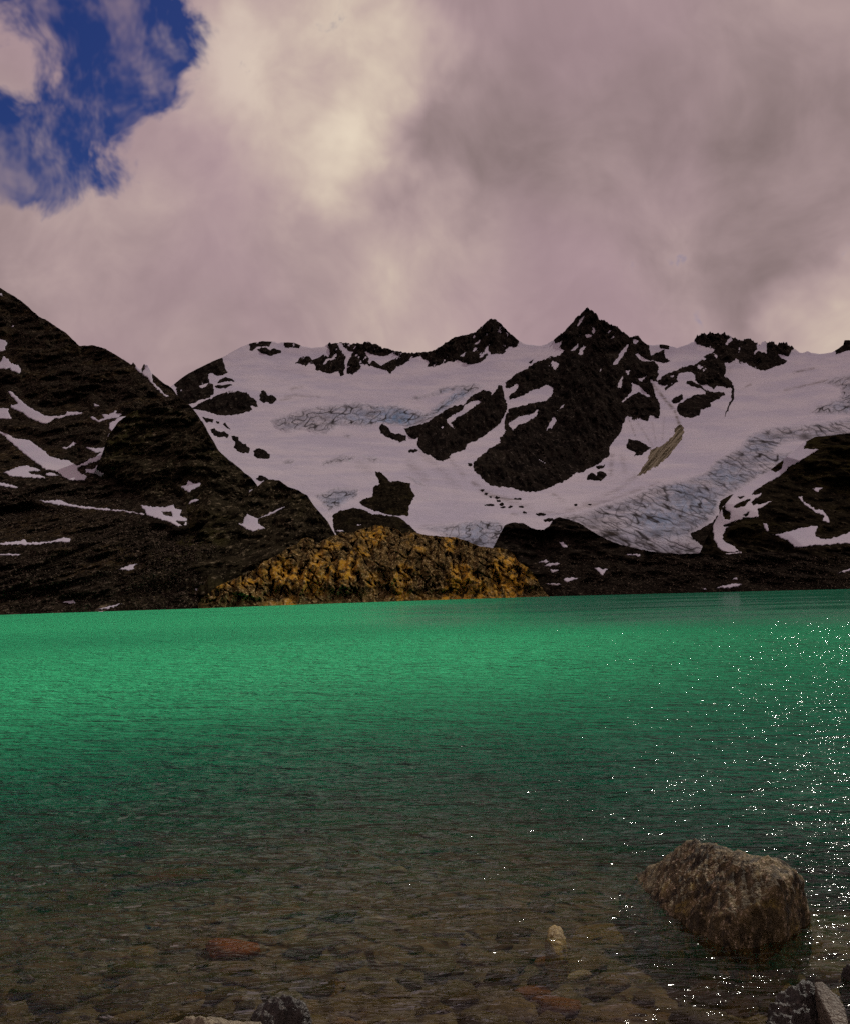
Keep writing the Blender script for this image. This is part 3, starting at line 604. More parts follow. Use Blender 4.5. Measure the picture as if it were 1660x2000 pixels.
# ---- hills round the lake
def rough(amp, wl, seed, ani=(1, 1, 1), octv=5, ridged=True, gain=0.55):
    return lambda x, y, z, U, V: -amp*(fbm(x/wl*ani[0], 0.07*y/wl*ani[1], z/wl*ani[2], octv, gain, seed, ridged) - (0.35 if ridged else 0))
def both(*fs): return lambda x, y, z, U, V: sum(f(x, y, z, U, V) for f in fs)
A1 = Layer([(-320, 380), (-150, 470), (0, 562), (27, 577), (50, 594), (75, 617), (95, 627), (130, 651), (155, 675), (180, 674), (205, 680), (225, 692), (250, 707), (257, 712), (260, 707), (268, 718), (276, 722), (281, 711), (288, 712), (296, 728), (320, 748), (335, 757), (350, 775), (372, 792), (390, 815), (410, 850), (440, 900), (480, 960), (540, 1020), (620, 1060), (760, 1080)],
 'shore', [(-30, -3), (-12, 0), (0, 6), (60, 40), (130, 95), (350, 330), (600, 600), (800, 800)], rough(55, 210, 21, (1, 1, .8), 2), jit=1.3, seed=21, back=([360, 430], [0, 60]), fine=both(rough(26, 52, 22, (1, 1, 1.1), 3), rough(12, 11, 23, octv=4, gain=0.62)))
A4 = Layer([(120, 1060), (160, 965), (180, 930), (195, 900), (212, 850), (232, 822), (260, 803), (300, 796), (330, 795), (350, 800), (375, 815), (395, 822), (404, 838), (408, 855), (425, 878), (450, 900), (475, 920), (490, 932), (502, 946), (507, 958), (525, 990), (560, 1040), (600, 1080), (680, 1100)],
 [(100, 1090), (200, 1030), (300, 1050), (400, 1080), (700, 1130)], [(40, 25), (90, 62), (130, 92), (160, 106), (200, 124), (300, 172), (360, 202), (420, 235)], both(rough(34, 120, 31, (1, 1, .8), 2), lambda x, y, z, U, V: sstep(V + 0.25*(260 - U), 915, 990)*sstep(U, 300, 225)*(A1.tab(hor(U) - V) + 14 - A4.tab(hor(U) - V))), jit=1.3, seed=31, back=([410, 470], [0, 22]), fine=both(rough(20, 38, 32, (.8, 1, 1.5), 3), rough(9, 9, 33, octv=4, gain=0.62)))
A2 = Layer([(330, 1090), (380, 1050), (415, 1008), (450, 985), (490, 960), (505, 948), (520, 936), (545, 938), (562, 950), (582, 957), (600, 968), (612, 985), (625, 1000), (640, 1018), (650, 1036), (658, 1050), (700, 1080), (760, 1090)],
 [(300, 1120), (780, 1140)], [(40, 22), (70, 40), (100, 58), (160, 95), (230, 138)], rough(28, 90, 41, (1, 1, .8), 2), jit=1.3, seed=41, back=([410, 470], [0, 18]), fine=both(rough(17, 30, 42, (.8, 1, 1.3), 3), rough(8, 8, 43, octv=4, gain=0.62)))
A3 = Layer([(180, 1200), (215, 1160), (250, 1137), (290, 1118), (330, 1100), (360, 1086), (400, 1072), (450, 1068), (500, 1074), (560, 1066), (620, 1056), (680, 1062), (760, 1066), (900, 1090), (1000, 1120), (1050, 1150)],
 'shore', [(-30, -2), (-12, 0), (0, 5), (30, 16), (60, 26), (90, 42), (130, 66)], rough(18, 46, 51, (.7, 1, 1.5), 2), jit=1.3, seed=51, back=([385, 430], [0, 38]), fine=both(rough(8, 15, 52, (.7, 1, 1.5), 3), rough(3.6, 4, 53, octv=4, gain=0.62)))
C1 = Layer([(1340, 1110), (1362, 1090), (1380, 1050), (1400, 1012), (1412, 990), (1430, 968), (1460, 948), (1490, 930), (1520, 905), (1545, 886), (1570, 864), (1590, 854), (1640, 848), (1660, 846), (1830, 800), (1980, 770)],
 [(1320, 1120), (1980, 1130)], [(-30, 30), (60, 70), (130, 135), (200, 215), (300, 330), (400, 450)], rough(45, 130, 61, (1, 1, .9), 2), jit=0.8, seed=61, fine=both(rough(24, 40, 62, (.8, 1, 1.6), 3), rough(10, 10, 63, (.8, 1, 1.3), octv=4, gain=0.62)))
D1 = Layer([(700, 1100), (900, 1090), (962, 1072), (975, 1045), (985, 1026), (1000, 1020), (1022, 1022), (1035, 1030), (1050, 1035), (1062, 1034), (1072, 1028), (1080, 1015), (1090, 1010), (1110, 1014), (1135, 1024), (1160, 1040), (1185, 1054), (1210, 1063), (1245, 1072), (1285, 1079), (1330, 1082), (1372, 1080), (1410, 1084), (1450, 1080), (1500, 1078), (1560, 1080), (1660, 1078), (1980, 1080)],
 'shore', [(-30, -2), (-12, 0), (0, 6), (40, 32), (80, 60), (130, 100), (180, 140)], rough(18, 60, 71, (.6, 1, 1.6), 2), jit=1.0, seed=71, back=([1050, 1095], [22, 0]), fine=both(rough(12, 20, 72, (.6, 1, 1.8), 3), rough(6, 5.5, 73, (.7, 1, 1.2), octv=4, gain=0.62)))

# ---- golden knoll at the water's edge
def kn_large(x, y, z, U, V):
    gul = fbm(U/34.0, V/80.0, 0.7, 3, 0.55, 81, True) - 0.2
    grv = np.clip(fbm((U + 0.35*V)/30.0, (V - 0.2*U)/62.0, 3.7, 3, 0.55, 86, True) - 0.50, 0, 1)**1.2
    gr2 = np.clip(fbm((U - 0.8*V)/22.0, (V + 0.3*U)/40.0, 8.7, 2, 0.55, 87, True) - 0.55, 0, 1)**1.2
    return 26*grv + 17*gr2 - 7.5*gul - 5.0*(fbm((x + 0.6*z)/17, 0.1*y/15, (z - 0.5*x)/17, 2, 0.5, 82, True) - 0.2)
KN = Layer([(372, 1196), (385, 1183), (392, 1172), (410, 1156), (420, 1148), (440, 1138), (480, 1122), (500, 1112), (515, 1097), (540, 1085), (560, 1072), (580, 1063), (590, 1053), (600, 1050), (612, 1053), (617, 1063), (640, 1051), (665, 1041), (690, 1040), (700, 1035), (725, 1028), (735, 1026), (760, 1030), (775, 1033), (786, 1043), (800, 1037), (830, 1045), (860, 1047), (890, 1050), (910, 1055), (925, 1062), (940, 1068), (975, 1070), (995, 1075), (1003, 1083), (1010, 1095), (1030, 1108), (1045, 1125), (1055, 1145), (1068, 1160), (1074, 1168), (1085, 1176)],
 'shore', [(-30, -6), (-12, -4), (0, 0), (25, 4.5), (50, 14), (75, 27), (105, 47), (140, 78)], kn_large, jit=1.5, seed=81, big=False, fine=both(rough(2.6, 5.0, 83, octv=3, gain=0.55), rough(1.0, 1.6, 84, octv=3, gain=0.55, ridged=False)))
v_, f_, _ = KN.build(387, 1072, 1.15, 130, back=((6, 0.6), (16, 4), (34, 14), (50, 26)))
put_thing('rocky_knoll', (v_, f_, None), M_knoll, 'craggy golden brown rock knoll rising from the far shore of the lake', 'rock knoll')

# ---- snow patches on the hills
A14, A13, C1D = Front(A1, A4), Front(A1, A3), Front(C1, D1)
def snow_patch(label, layer, poly, holes=(), group=None, lift=2.2, edge=1.6, step=1.4):
    SEED[0] += 7; sd_ = SEED[0]; layer.snow.append(poly)
    def rf(R, sd, x, y, z, U, V):
        px = R/F; e = sstep(sd, -edge, edge)
        return R - px*(-14*(1 - e) + e*lift*1.5 + 0.12*np.minimum(np.maximum(sd, 0), 10)) + px*1.0*e*fbm(x/(25*px), y/(25*px), z/(25*px), 2, .5, sd_)
    return put_thing('snow_patch', build_patch(layer, [poly], list(holes), step, rf, seed=sd_, warp=4.0, margin=2.2), M_patch, label, 'snow patch', group)
za = lambda *p: Zm(0, 560, 4.15, *p)
zb = lambda *p: Zm(0, 880, 4.15, *p)
zc = lambda *p: Zm(400, 880, 4.15, *p)
GL, GR = 'snow patches left on the hillside at the left', 'snow patches left on the slope and moraine at the right'
snow_patch('small pale snow patch at the left picture edge, high on the dark hillside', A1, za((-60,420),(45,428),(62,455),(42,490),(46,522),(-60,530)), group=GL)
snow_patch('forked pale snow patch just under the small one high on the hillside', A1, za((-60,615),(0,608),(30,558),(70,583),(92,618),(152,633),(178,680),(150,708),(110,687),(75,667),(30,668),(-60,660)), group=GL)
snow_patch('long curving snow drift under the hillside cliffs, ending in a thin tail', A1, za((55,842),(100,848),(150,898),(220,958),(290,1003),(360,1038),(430,1043),(530,1033),(545,1006),(600,1011),(695,1011),(640,1037),(560,1048),(480,1068),(420,1083),(375,1118),(330,1108),(250,1072),(180,1022),(130,1003),(85,978),(86,953),(140,945),(108,905)), group=GL)
snow_patch('wedge of snow at the left picture edge beside the curving drift', A1, za((-60,978),(75,983),(70,1010),(102,1072),(40,1075),(-60,1073)), group=GL)
snow_patch('branching snow gully at the upper left foot of the dark dome', A1, za((722,1058),(760,1048),(790,1075),(842,1060),(786,985),(832,1030),(880,1030),(948,996),(942,1023),(1000,1033),(960,1062),(900,1073),(830,1088),(795,1104)), group=GL)
snow_patch('narrow snow strip hugging the left edge of the dark dome', A1, za((1034,1040),(992,1100),(942,1172),(900,1178),(878,1150),(888,1100),(960,1058)), group=GL)
snow_patch('small snow scrap below the strip beside the dark dome', A1, za((865,1232),(878,1193),(908,1178),(887,1218)), group=GL)
snow_patch('tiny triangular snow patch above the branching gully', A1, za((753,933),(790,953),(818,968),(768,981)), group=GL)
snow_patch('small wing shaped snow patch on the dark band above the big tongue', A1, za((487,1307),(560,1290),(590,1256),(633,1268),(580,1302),(530,1321)), group=GL)
snow_patch('big sloping snow tongue on the left hillside, widest at its lower end', A1, [(-20,830),(0,839),(14,847),(29,854),(58,859),(72,870),(87,880),(96,889),(116,896),(135,899),(149,908),(164,903),(173,897),(186,891),(200,880),(212,869),(223,851),(214,877),(206,891),(190,901),(170,908),(155,913),(153,919),(160,925),(171,930),(166,939),(140,939),(130,935),(120,928),(104,919),(89,917),(75,907),(58,895),(41,881),(20,863),(0,847),(-20,838)], group=GL)
snow_patch('small flat snow wedge above the upper arm of the big tongue', A1, [(163,872),(192,875),(212,870),(201,886),(185,884)], group=GL)
snow_patch('leaf shaped snow patch left of the wide end of the big tongue', A1, zb((15,175),(110,143),(150,123),(220,117),(300,143),(345,160),(240,175),(260,187),(362,205),(368,231),(250,223),(100,213)), group=GL)
snow_patch('thin snow sliver between the leaf shaped patch and the big tongue', A1, zb((368,178),(430,177),(525,215),(470,208),(380,208)), group=GL)
snow_patch('bird shaped snow patch at the lower left foot of the dark dome', A14, zb((688,143),(750,153),(787,131),(803,163),(855,190),(820,219),(770,193),(700,183)), group=GL)
snow_patch('short snow sliver at the left picture edge under the leaf shaped patch', A1, zb((-60,250),(0,253),(70,268),(165,292),(130,308),(60,298),(-60,275)), group=GL)
snow_patch('very long thin snow streak crossing the scree', A14, zb((295,398),(400,402),(490,402),(560,427),(660,447),(800,462),(1000,482),(1050,492),(1185,508),(1160,521),(1000,498),(850,488),(640,468),(480,443),(380,428)), group=GL, edge=1.2)
snow_patch('wide ragged snow patch with rock holes at the right end of the long streak', A14, zb((1125,438),(1230,453),(1340,458),(1412,431),(1422,463),(1474,478),(1462,528),(1520,548),(1515,602),(1440,616),(1360,578),(1250,543),(1180,518),(1168,480)), [zb((1315,498),(1390,503),(1395,528),(1350,522)), zb((1428,578),(1512,573),(1482,598))], group=GL)
snow_patch('star shaped snow patch on the lower flank of the dark dome', A14, zb((1456,295),(1500,278),(1530,241),(1570,263),(1635,260),(1622,292),(1570,318),(1525,344),(1490,312)), group=GL)
snow_patch('small curved snow patch below the star shaped one', A14, zb((1517,443),(1543,403),(1590,382),(1625,400),(1570,423)), group=GL, lift=2.6)
snow_patch('flat snow strip with a ragged top on the lower scree at the left edge', A1, zb((-60,752),(0,750),(80,738),(160,732),(190,716),(220,738),(350,743),(430,728),(500,702),(580,713),(563,745),(450,743),(350,760),(200,768),(-60,768)), group=GL, edge=1.2)
snow_patch('thin straight snow line on the lower scree, lowest at the left edge', A1, zb((-60,830),(0,831),(120,838),(250,843),(150,853),(-60,852)), group=GL, edge=1.2)
snow_patch('small slanted snow patch on the rocks left of the dark terrace', A13, zb((945,968),(1030,933),(1080,919),(1140,918),(1080,942),(1103,960),(1040,974)), group=GL, lift=2.6, edge=1.2)
snow_patch('small forked snow patch low on the left shore', A13, zb((485,1225),(560,1218),(600,1205),(619,1240),(570,1249)), group=GL, lift=2.6, edge=1.2)
snow_patch('slanted snow sliver touching the left shore of the lake', A13, zb((760,1288),(860,1266),(940,1247),(1005,1235),(940,1268),(870,1289)), group=GL, lift=2.6, edge=1.2)
snow_patch('snow triangle half hidden behind the left end of the golden knoll', A3, [(374,1150),(400,1145),(420,1140),(412,1155),(398,1163)], lift=2.6, group=GL)
snow_patch('fan shaped snow patch with a long arm in the dark hump beside the dome', A2, zc((258,588),(310,588),(318,540),(350,511),(390,533),(430,548),(500,518),(600,468),(672,444),(600,493),(520,528),(432,562),(442,590),(500,628),(440,643),(390,662),(330,633)), group=GL)
snow_patch('small snow patch in the notch between the dome and the hump', A4, zc((340,348),(380,311),(410,307),(370,349)), group=GL)
snow_patch('small oval snow patch on the low rock hump behind the golden knoll', B, zc((1190,613),(1240,589),(1286,600),(1240,619)), group=GL, lift=16.0)
snow_patch('small snow scrap just above the crest of the golden knoll', B, zc((1055,650),(1090,637),(1145,650),(1100,664)), group=GL, lift=16.0)
snow_patch('steep snow gully beside the last pinnacle on the left hillside ridge', A1, za((1088,658),(1130,650),(1155,693),(1222,706),(1243,770),(1293,820),(1333,860),(1380,890),(1350,900),(1300,863),(1240,803),(1198,742),(1138,702)), group=GL)
snow_patch('tiny snow streak near the top of the left hillside', A1, za((-40,30),(0,45),(45,95),(20,82),(-40,60)), group=GL)
snow_patch('small snow fleck below the streak near the top of the hillside', A1, za((82,328),(105,302),(128,310),(100,329)), group=GL)
snow_patch('long snow tongue between the icefall and the dark rocky slope', C1D,
 z8((1400,-30),(1340,-5),(1300,35),(1293,66),(1418,70),(1350,112),(1220,192),(1160,227),(1100,287),(1000,342),(900,402),(870,440),(953,423),(920,462),(860,497),(880,520),(940,510),(1044,478),(970,532),(912,562),(923,628),(800,627),(720,672),(662,712),(632,772),(627,802),(662,832),(722,857),(770,903),(690,912),(640,903),(588,872),(556,802),(536,720),(568,650),(600,596),(640,640),(690,640),(685,580),(650,570),(626,530),(678,478),(740,428),(850,368),(950,308),(1060,258),(1108,218),(1138,130),(1208,58),(1300,0)),
 [z8((716,537),(800,488),(855,478),(802,528),(740,549)), z8((636,692),(735,652),(702,688),(650,699)), z8((798,607),(842,583),(822,612)), z8((748,460),(802,457),(782,473))], group=GR, lift=2.6)
snow_patch('small arrow shaped snow patch high on the right rocky slope', C1D, z8((1346,388),(1400,377),(1470,384),(1420,402),(1395,426)), group=GR)
snow_patch('thin crooked snow gully in the middle of the right rocky slope', C1D, z8((1240,453),(1278,452),(1283,498),(1322,517),(1382,557),(1442,567),(1494,630),(1499,674),(1438,657),(1448,612),(1390,588),(1328,548),(1276,512)), group=GR, edge=1.2)
snow_patch('narrow snow finger above the wide snow field on the right slope', C1D, z8((946,657),(987,672),(1009,725),(990,750),(968,712)), group=GR)
snow_patch('wide snow field at the foot of the rocky slope, running out of the picture', C1D, z8((984,752),(1060,763),(1150,738),(1270,708),(1355,689),(1405,698),(1383,740),(1388,773),(1430,797),(1500,797),(1580,772),(1660,742),(1800,700),(1800,830),(1660,842),(1560,837),(1500,853),(1400,853),(1290,868),(1210,868),(1158,818),(1080,783)), group=GR)
snow_patch('flat snow scrap at the tip of the icefall snout', B, z8((480,920),(560,902),(630,913),(602,932),(540,944)), group=GR, lift=2.6)
snow_patch('low pale snow bank at the lake edge under the icefall', D1, z8((550,1202),(630,1182),(720,1156),(806,1169),(760,1188),(660,1201)), group=GR, lift=2.6, edge=1.2)
snow_patch('thin snow line along the lake edge left of the pale bank', D1, z8((340,1211),(480,1200),(536,1197),(480,1212)), group=GR, lift=2.6, edge=1.2)
snow_patch('small snow cap just above the pale bank at the lake edge', D1, z8((695,1131),(720,1111),(765,1119),(730,1130)), group=GR, lift=2.6, edge=1.2)
snow_patch('slanted snow strip on the moraine at the right picture edge', D1, z8((1545,1082),(1600,1053),(1660,1037),(1760,1010),(1760,1030),(1660,1061)), group=GR, lift=2.6, edge=1.2)
snow_patch('small leaf shaped snow patch on the dark moraine mound', D1, z9((790,737),(830,742),(869,780),(850,794),(818,777)), group=GR, lift=2.6, edge=1.2)
snow_patch('topmost of the four snow flecks stacked beside the end of the golden knoll', D1, z9((615,907),(690,882),(720,900),(690,916)), group=GR, lift=2.6, edge=1.2)
snow_patch('long snow fleck, second from the top beside the end of the golden knoll', D1, z9((660,937),(720,909),(820,910),(770,933),(690,944)), group=GR, lift=2.6, edge=1.2)
snow_patch('triangular snow fleck, third from the top beside the end of the golden knoll', D1, z9((710,962),(805,962),(745,1000)), group=GR, lift=2.6, edge=1.2)
snow_patch('shield shaped snow patch alone in the middle of the moraine', D1, z9((1070,947),(1110,946),(1150,962),(1195,957),(1145,1014)), group=GR, lift=2.6, edge=1.2)
snow_patch('ragged snow fleck, lowest of the group beside the end of the golden knoll', D1, z9((824,1052),(860,1027),(970,1029),(900,1058),(860,1072)), group=GR, lift=2.6, edge=1.2)
snow_patch('thin snow line at the lake edge touching the end of the golden knoll', D1, z9((640,1080),(740,1075),(840,1085),(760,1096)), group=GR, lift=2.6, edge=1.2)
snow_patch('short straight snow bar on the moraine under the icefall', D1, z9((1345,837),(1460,842),(1455,859),(1345,853)), group=GR, lift=2.6, edge=1.2)

# ---- the hills themselves
v_, f_, _ = A1.build(-500, 700, 1.9, 300); add_obj('hillside', make_mesh('hillside', v_, f_), M_hill, kind='structure')
v_, f_, _ = A4.build(120, 660, 1.7, 170); add_obj('rock_dome', make_mesh('rock_dome', v_, f_), M_dome, kind='structure')
v_, f_, _ = A2.build(320, 770, 1.7, 110); add_obj('rock_spur', make_mesh('rock_spur', v_, f_), M_dome, kind='structure')
v_, f_, _ = A3.build(190, 1040, 1.7, 90); add_obj('lakeside_terrace', make_mesh('lakeside_terrace', v_, f_), M_dome, kind='structure')
v_, f_, _ = C1.build(1330, 2140, 1.8, 150); add_obj('rocky_slope', make_mesh('rocky_slope', v_, f_), M_right, kind='structure')
v_, f_, _ = D1.build(720, 2140, 1.8, 100); add_obj('moraine', make_mesh('moraine', v_, f_), M_moraine, kind='structure')

# ---- loose rubble on the lower slopes
rgn = np.random.RandomState(8)
def rubble(name, layers, n, u0, u1, v0, v1, mat, smin, smax):
    U = rgn.uniform(u0, u1, n); V = v0(U) + (v1(U) - v0(U))*rgn.uniform(0, 1, n)
    R = np.min([np.where((V > np.interp(U, l.su, l.sv, 5000, 5000)), l.depth(U, V), 1e5) for l in layers], 0)
    for l in layers:
        for q in l.snow: R = np.where(signed(q, U, V) > -3, 1e5, R)
    ok = R < 5e4; U, V, R = U[ok], V[ok], R[ok]; n = len(U)
    X, Y, Z = pos(U, V, R); px = R/F
    bm = bmesh.new(); bmesh.ops.create_icosphere(bm, subdivisions=1, radius=1.0)
    iv = np.array([q.co[:] for q in bm.verts]); fi = np.array([[w.index for w in q.verts] for q in bm.faces]); bm.free()
    size = px * np.exp(rgn.uniform(np.log(smin), np.log(smax), n))
    vv = iv[None]*rgn.uniform(0.65, 1.15, (n, len(iv), 1)) * size[:, None, None] * rgn.uniform(0.6, 1.1, (n, 1, 3))
    vv[..., 2] *= 0.8
    vv = vv + np.stack([X, Y, Z + 0.1*size], -1)[:, None]
    ff = (fi[None] + (np.arange(n)*len(iv))[:, None, None]).reshape(-1, 3)
    me = make_mesh(name, vv.reshape(-1, 3), ff, False)
    return add_obj(name, me, mat, kind='stuff', label='loose dark rubble lying on the slopes above the lake')
M_rub = far_rock('rubble_rock', (0.012, 0.010, 0.008), (0.036, 0.029, 0.021), (0.22, 0.18, 0.13), 2.2, stretch=(1, 1, 1), hi=(0.50, 0.62))
rubble('scree', (A1, A4, A3), 9000, -20, 470, lambda u: np.interp(u, [0, 200, 300, 470], [955, 950, 1035, 1075]), lambda u: shore_v(u) - 1.0, M_rub, 1.0, 4.2)
rubble('moraine_rubble', (D1, C1), 4500, 1065, 1680, lambda u: np.full(np.shape(u), 1086.0), lambda u: shore_v(u) - 0.8, M_rub, 0.8, 3.0)

# ------------------------------------------------------------------ lake
def bed_z(x, y):
    """height of the lake bed"""
    r = np.hypot(x, y)
    z = np.interp(r, [0, 2.5, 3.4, 4.4, 6, 9, 14, 22, 45, 120, 600], [0.45, 0.25, 0.02, -0.13, -0.27, -0.52, -1.0, -2.0, -5, -10, -12])
    side = sstep(x/np.maximum(y, 1.0), 0.05, 0.42) * sstep(r, 6.2, 11)
    z = z - 0.65*side*np.clip(r/9, 0, 3)
    return z + 0.05*fbm(x/0.9, y/0.9, 0.2, 3, 0.5, 201) * np.clip(r/3, 1, 6) * np.where(r > 3, 1, 0.3)
def polar(rs, th):
    Rr, Th = np.meshgrid(rs, th, indexing='ij')
    return Rr*np.sin(Th), Rr*np.cos(Th)
rs = np.concatenate([[0.05, 0.8, 1.6, 2.2], np.geomspace(2.6, 16, 260), np.geomspace(16.4, 460, 90)])
th = np.concatenate([np.linspace(-math.pi, -0.75, 24)[:-1], np.linspace(-0.75, 0.75, 420), np.linspace(0.75, math.pi, 24)[1:]])
X, Y = polar(rs, th); Zb = bed_z(X, Y)
pe = fbm(X/0.16, Y/0.16, 0.4, 4, 0.6, 202) * sstep(np.hypot(X, Y), 30, 8)
Zb = Zb + 0.035*pe
add_obj('lake_bed', make_mesh('lake_bed', np.stack([X, Y, Zb], -1).reshape(-1, 3), grid_faces(*X.shape)), None, kind='structure')
mt, t = new_mat('stony_lake_bed')
P = t.n('ShaderNodeTexCoord').outputs['Object']
wp = t.vmath('ADD', P, t.vmath('MULTIPLY', t.noise(P, 3.0, 3, 0.5, out=1), (0.16, 0.16, 0.16)))
vor = t.n('ShaderNodeTexVoronoi', {'Vector': wp, 'Scale': 3.6, 'Randomness': 1.0}); ve = t.n('ShaderNodeTexVoronoi', {'Vector': wp, 'Scale': 3.6, 'Randomness': 1.0}, feature='DISTANCE_TO_EDGE')
v2 = t.n('ShaderNodeTexVoronoi', {'Vector': wp, 'Scale': 13.0}); sep = t.n('ShaderNodeSeparateColor', {0: vor.outputs['Color']}); sep2 = t.n('ShaderNodeSeparateColor', {0: v2.outputs['Color']})
rp = t.n('ShaderNodeValToRGB', {0: sep.outputs[0]}); e = rp.color_ramp; e.interpolation = 'EASE'
e.elements[0].color = (0.030, 0.024, 0.016, 1); e.elements[1].color = (0.145, 0.112, 0.070, 1)
for p_, c_ in ((0.3, (0.080, 0.060, 0.035)), (0.55, (0.080, 0.072, 0.045)), (0.75, (0.105, 0.060, 0.030)), (0.88, (0.06, 0.056, 0.045))):
    q = e.elements.new(p_); q.color = (*c_, 1)
k = t.mix(t.ss(sep2.outputs[1], 0.2, 0.9, 0.0, 0.7), rp.outputs[0], (0.068, 0.054, 0.034, 1))
k = t.mix(t.ss(ve.outputs[0], 0.0, 0.07, 0.6, 0.0), k, (0.035, 0.03, 0.022, 1))
k = t.mix(t.ss(t.noise(P, 9.0, 6, 0.65), 0.35, 0.65, 0.0, 0.5), k, (0.05, 0.04, 0.028, 1))
hb = t.math('ADD', t.ss(ve.outputs[0], 0.0, 0.25), t.math('MULTIPLY', v2.outputs['Distance'], -0.5))
bp = t.n('ShaderNodeBump', {'Strength': 0.8, 'Distance': 0.06, 'Height': hb})
t.n('ShaderNodeOutputMaterial', {0: (t.n('ShaderNodeBsdfPrincipled', {'Base Color': k, 'Roughness': 0.9, 'Normal': (bp, 0)}), 0)})
bpy.data.objects['lake_bed'].data.materials.append(mt)

rs = np.concatenate([np.geomspace(2.9, 40, 820), np.geomspace(40.4, 430, 160)])
th = np.concatenate([np.linspace(-1.45, -0.62, 50)[:-1], np.linspace(-0.62, 0.62, 560), np.linspace(0.62, 1.45, 50)[1:]])
X, Y = polar(rs, th); RR = np.hypot(X, Y); TH = X/np.maximum(Y, 0.1)
dep = np.maximum(-bed_z(X, Y), 0.0)
# ripples: short crests driven along the lake
gust = 0.65 + 0.9*fbm(X/7, Y/7, 0.1, 3, 0.5, 301)
cx_, cy_ = X*0.97 + Y*0.22, -X*0.22 + Y*0.97
wx = cx_ + 0.20*fbm(X/0.8, Y/0.8, 3.0, 2, 0.5, 306)
wave = 0.026*fbm(wx/0.95, cy_/0.36, 0.3, 2, 0.5, 302) + 0.012*fbm(wx/0.36, cy_/0.15, 1.7, 2, 0.5, 303, True)
wave = wave + 0.05*fbm(wx/1.9, cy_/0.85, 2.9, 3, 0.55, 307, True) * sstep(RR, 9, 24)
wave = wave * np.clip(gust, 0.35, 1.5) * sstep(RR, 110, 45) * np.interp(RR, [0, 4, 10], [0.5, 0.65, 1.0])
opac = 1 - np.exp(-0.95*np.maximum(dep - 0.14, 0)*np.interp(RR, [4, 7, 12, 30], [1.0, 1.25, 2.1, 3.4]))
calm = sstep(RR, 42, 60) * sstep(TH + 0.06*fbm(X/30, Y/60, 1.0, 3, .5, 305), 0.05, 0.24)
calm = np.maximum(calm, 0.75*np.exp(-((TH-0.01)/0.07)**2) * sstep(RR, 46, 70) * sstep(RR, 190, 130))
calm = calm * sstep(fbm(X/60, Y/16, 2.0, 3, 0.55, 304), -0.45, 0.05)
sunlit_silt = np.exp(-((np.log(RR) - np.log(31 + 6*TH))/0.75)**2) * (1.0 - 0.55*sstep(TH, 0.02, 0.42)) + 0.9*sstep(RR, 40, 80)*sstep(TH, 0.16, -0.12)  # patch of sun on the water painted into its colour, mixed with silt
sunlit_silt = np.clip(sunlit_silt + 0.25*fbm(X/14, Y/14, 0.6, 3, 0.5, 310), 0, 1) * (1 - 0.75*calm)  # calm water coloured darker to stand for the hills' reflection
add_obj('lake', make_mesh('lake', np.stack([X, Y, wave], -1).reshape(-1, 3), grid_faces(*X.shape), True, {'opacity': opac, 'calm': calm, 'silt_light': sunlit_silt, 'gloss': np.interp(RR, [4, 8, 14, 24], [0.34, 0.22, 0.085, 0.055])}), None, kind='structure')
mt, t = new_mat('glacial_water')
P = t.n('ShaderNodeTexCoord').outputs['Object']
op = t.attr('opacity'); cm = t.attr('calm'); sl = t.attr('silt_light')
wv1 = t.noise(t.scalev(P, (2.2, 6.5, 1)), 1.0, 3, 0.55, 0.6); wv2_ = t.noise(t.scalev(P, (0.55, 1.7, 1)), 1.0, 4, 0.6, 0.4); wv3 = t.noise(t.scalev(P, (7.0, 17.0, 1)), 1.0, 2, 0.5, 0.4)
hh = t.math('ADD', t.math('MULTIPLY', wv1, 0.085), t.math('ADD', t.math('MULTIPLY', wv2_, 0.20), t.math('MULTIPLY', wv3, 0.022)))
bp = t.n('ShaderNodeBump', {'Strength': t.math('SUBTRACT', 1.0, t.math('MULTIPLY', cm, 0.96)), 'Distance': 1.0, 'Height': hh})
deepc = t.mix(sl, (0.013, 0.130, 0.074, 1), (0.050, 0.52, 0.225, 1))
bpm = t.n('ShaderNodeBump', {'Strength': t.math('SUBTRACT', 1.0, t.math('MULTIPLY', cm, 0.9)), 'Distance': 5.0, 'Height': hh})
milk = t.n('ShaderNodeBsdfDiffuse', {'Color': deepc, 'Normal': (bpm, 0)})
clear = t.n('ShaderNodeBsdfTransparent', {'Color': (0.80, 0.75, 0.56, 1)})
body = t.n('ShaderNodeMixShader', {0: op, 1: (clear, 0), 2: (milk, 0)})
gl = t.n('ShaderNodeBsdfGlossy', {'Color': (0.9, 0.92, 0.9, 1), 'Roughness': 0.045, 'Normal': (bp, 0)})
fr = t.n('ShaderNodeFresnel', {'IOR': 1.333, 'Normal': (bp, 0)})
cap = t.math('ADD', t.attr('gloss'), t.math('MULTIPLY', cm, 0.50))
ff = t.math('MINIMUM', fr.outputs[0], cap)
sf = t.n('ShaderNodeMixShader', {0: ff, 1: (body, 0), 2: (gl, 0)})
t.n('ShaderNodeOutputMaterial', {0: (sf, 0)})
bpy.data.objects['lake'].data.materials.append(mt)

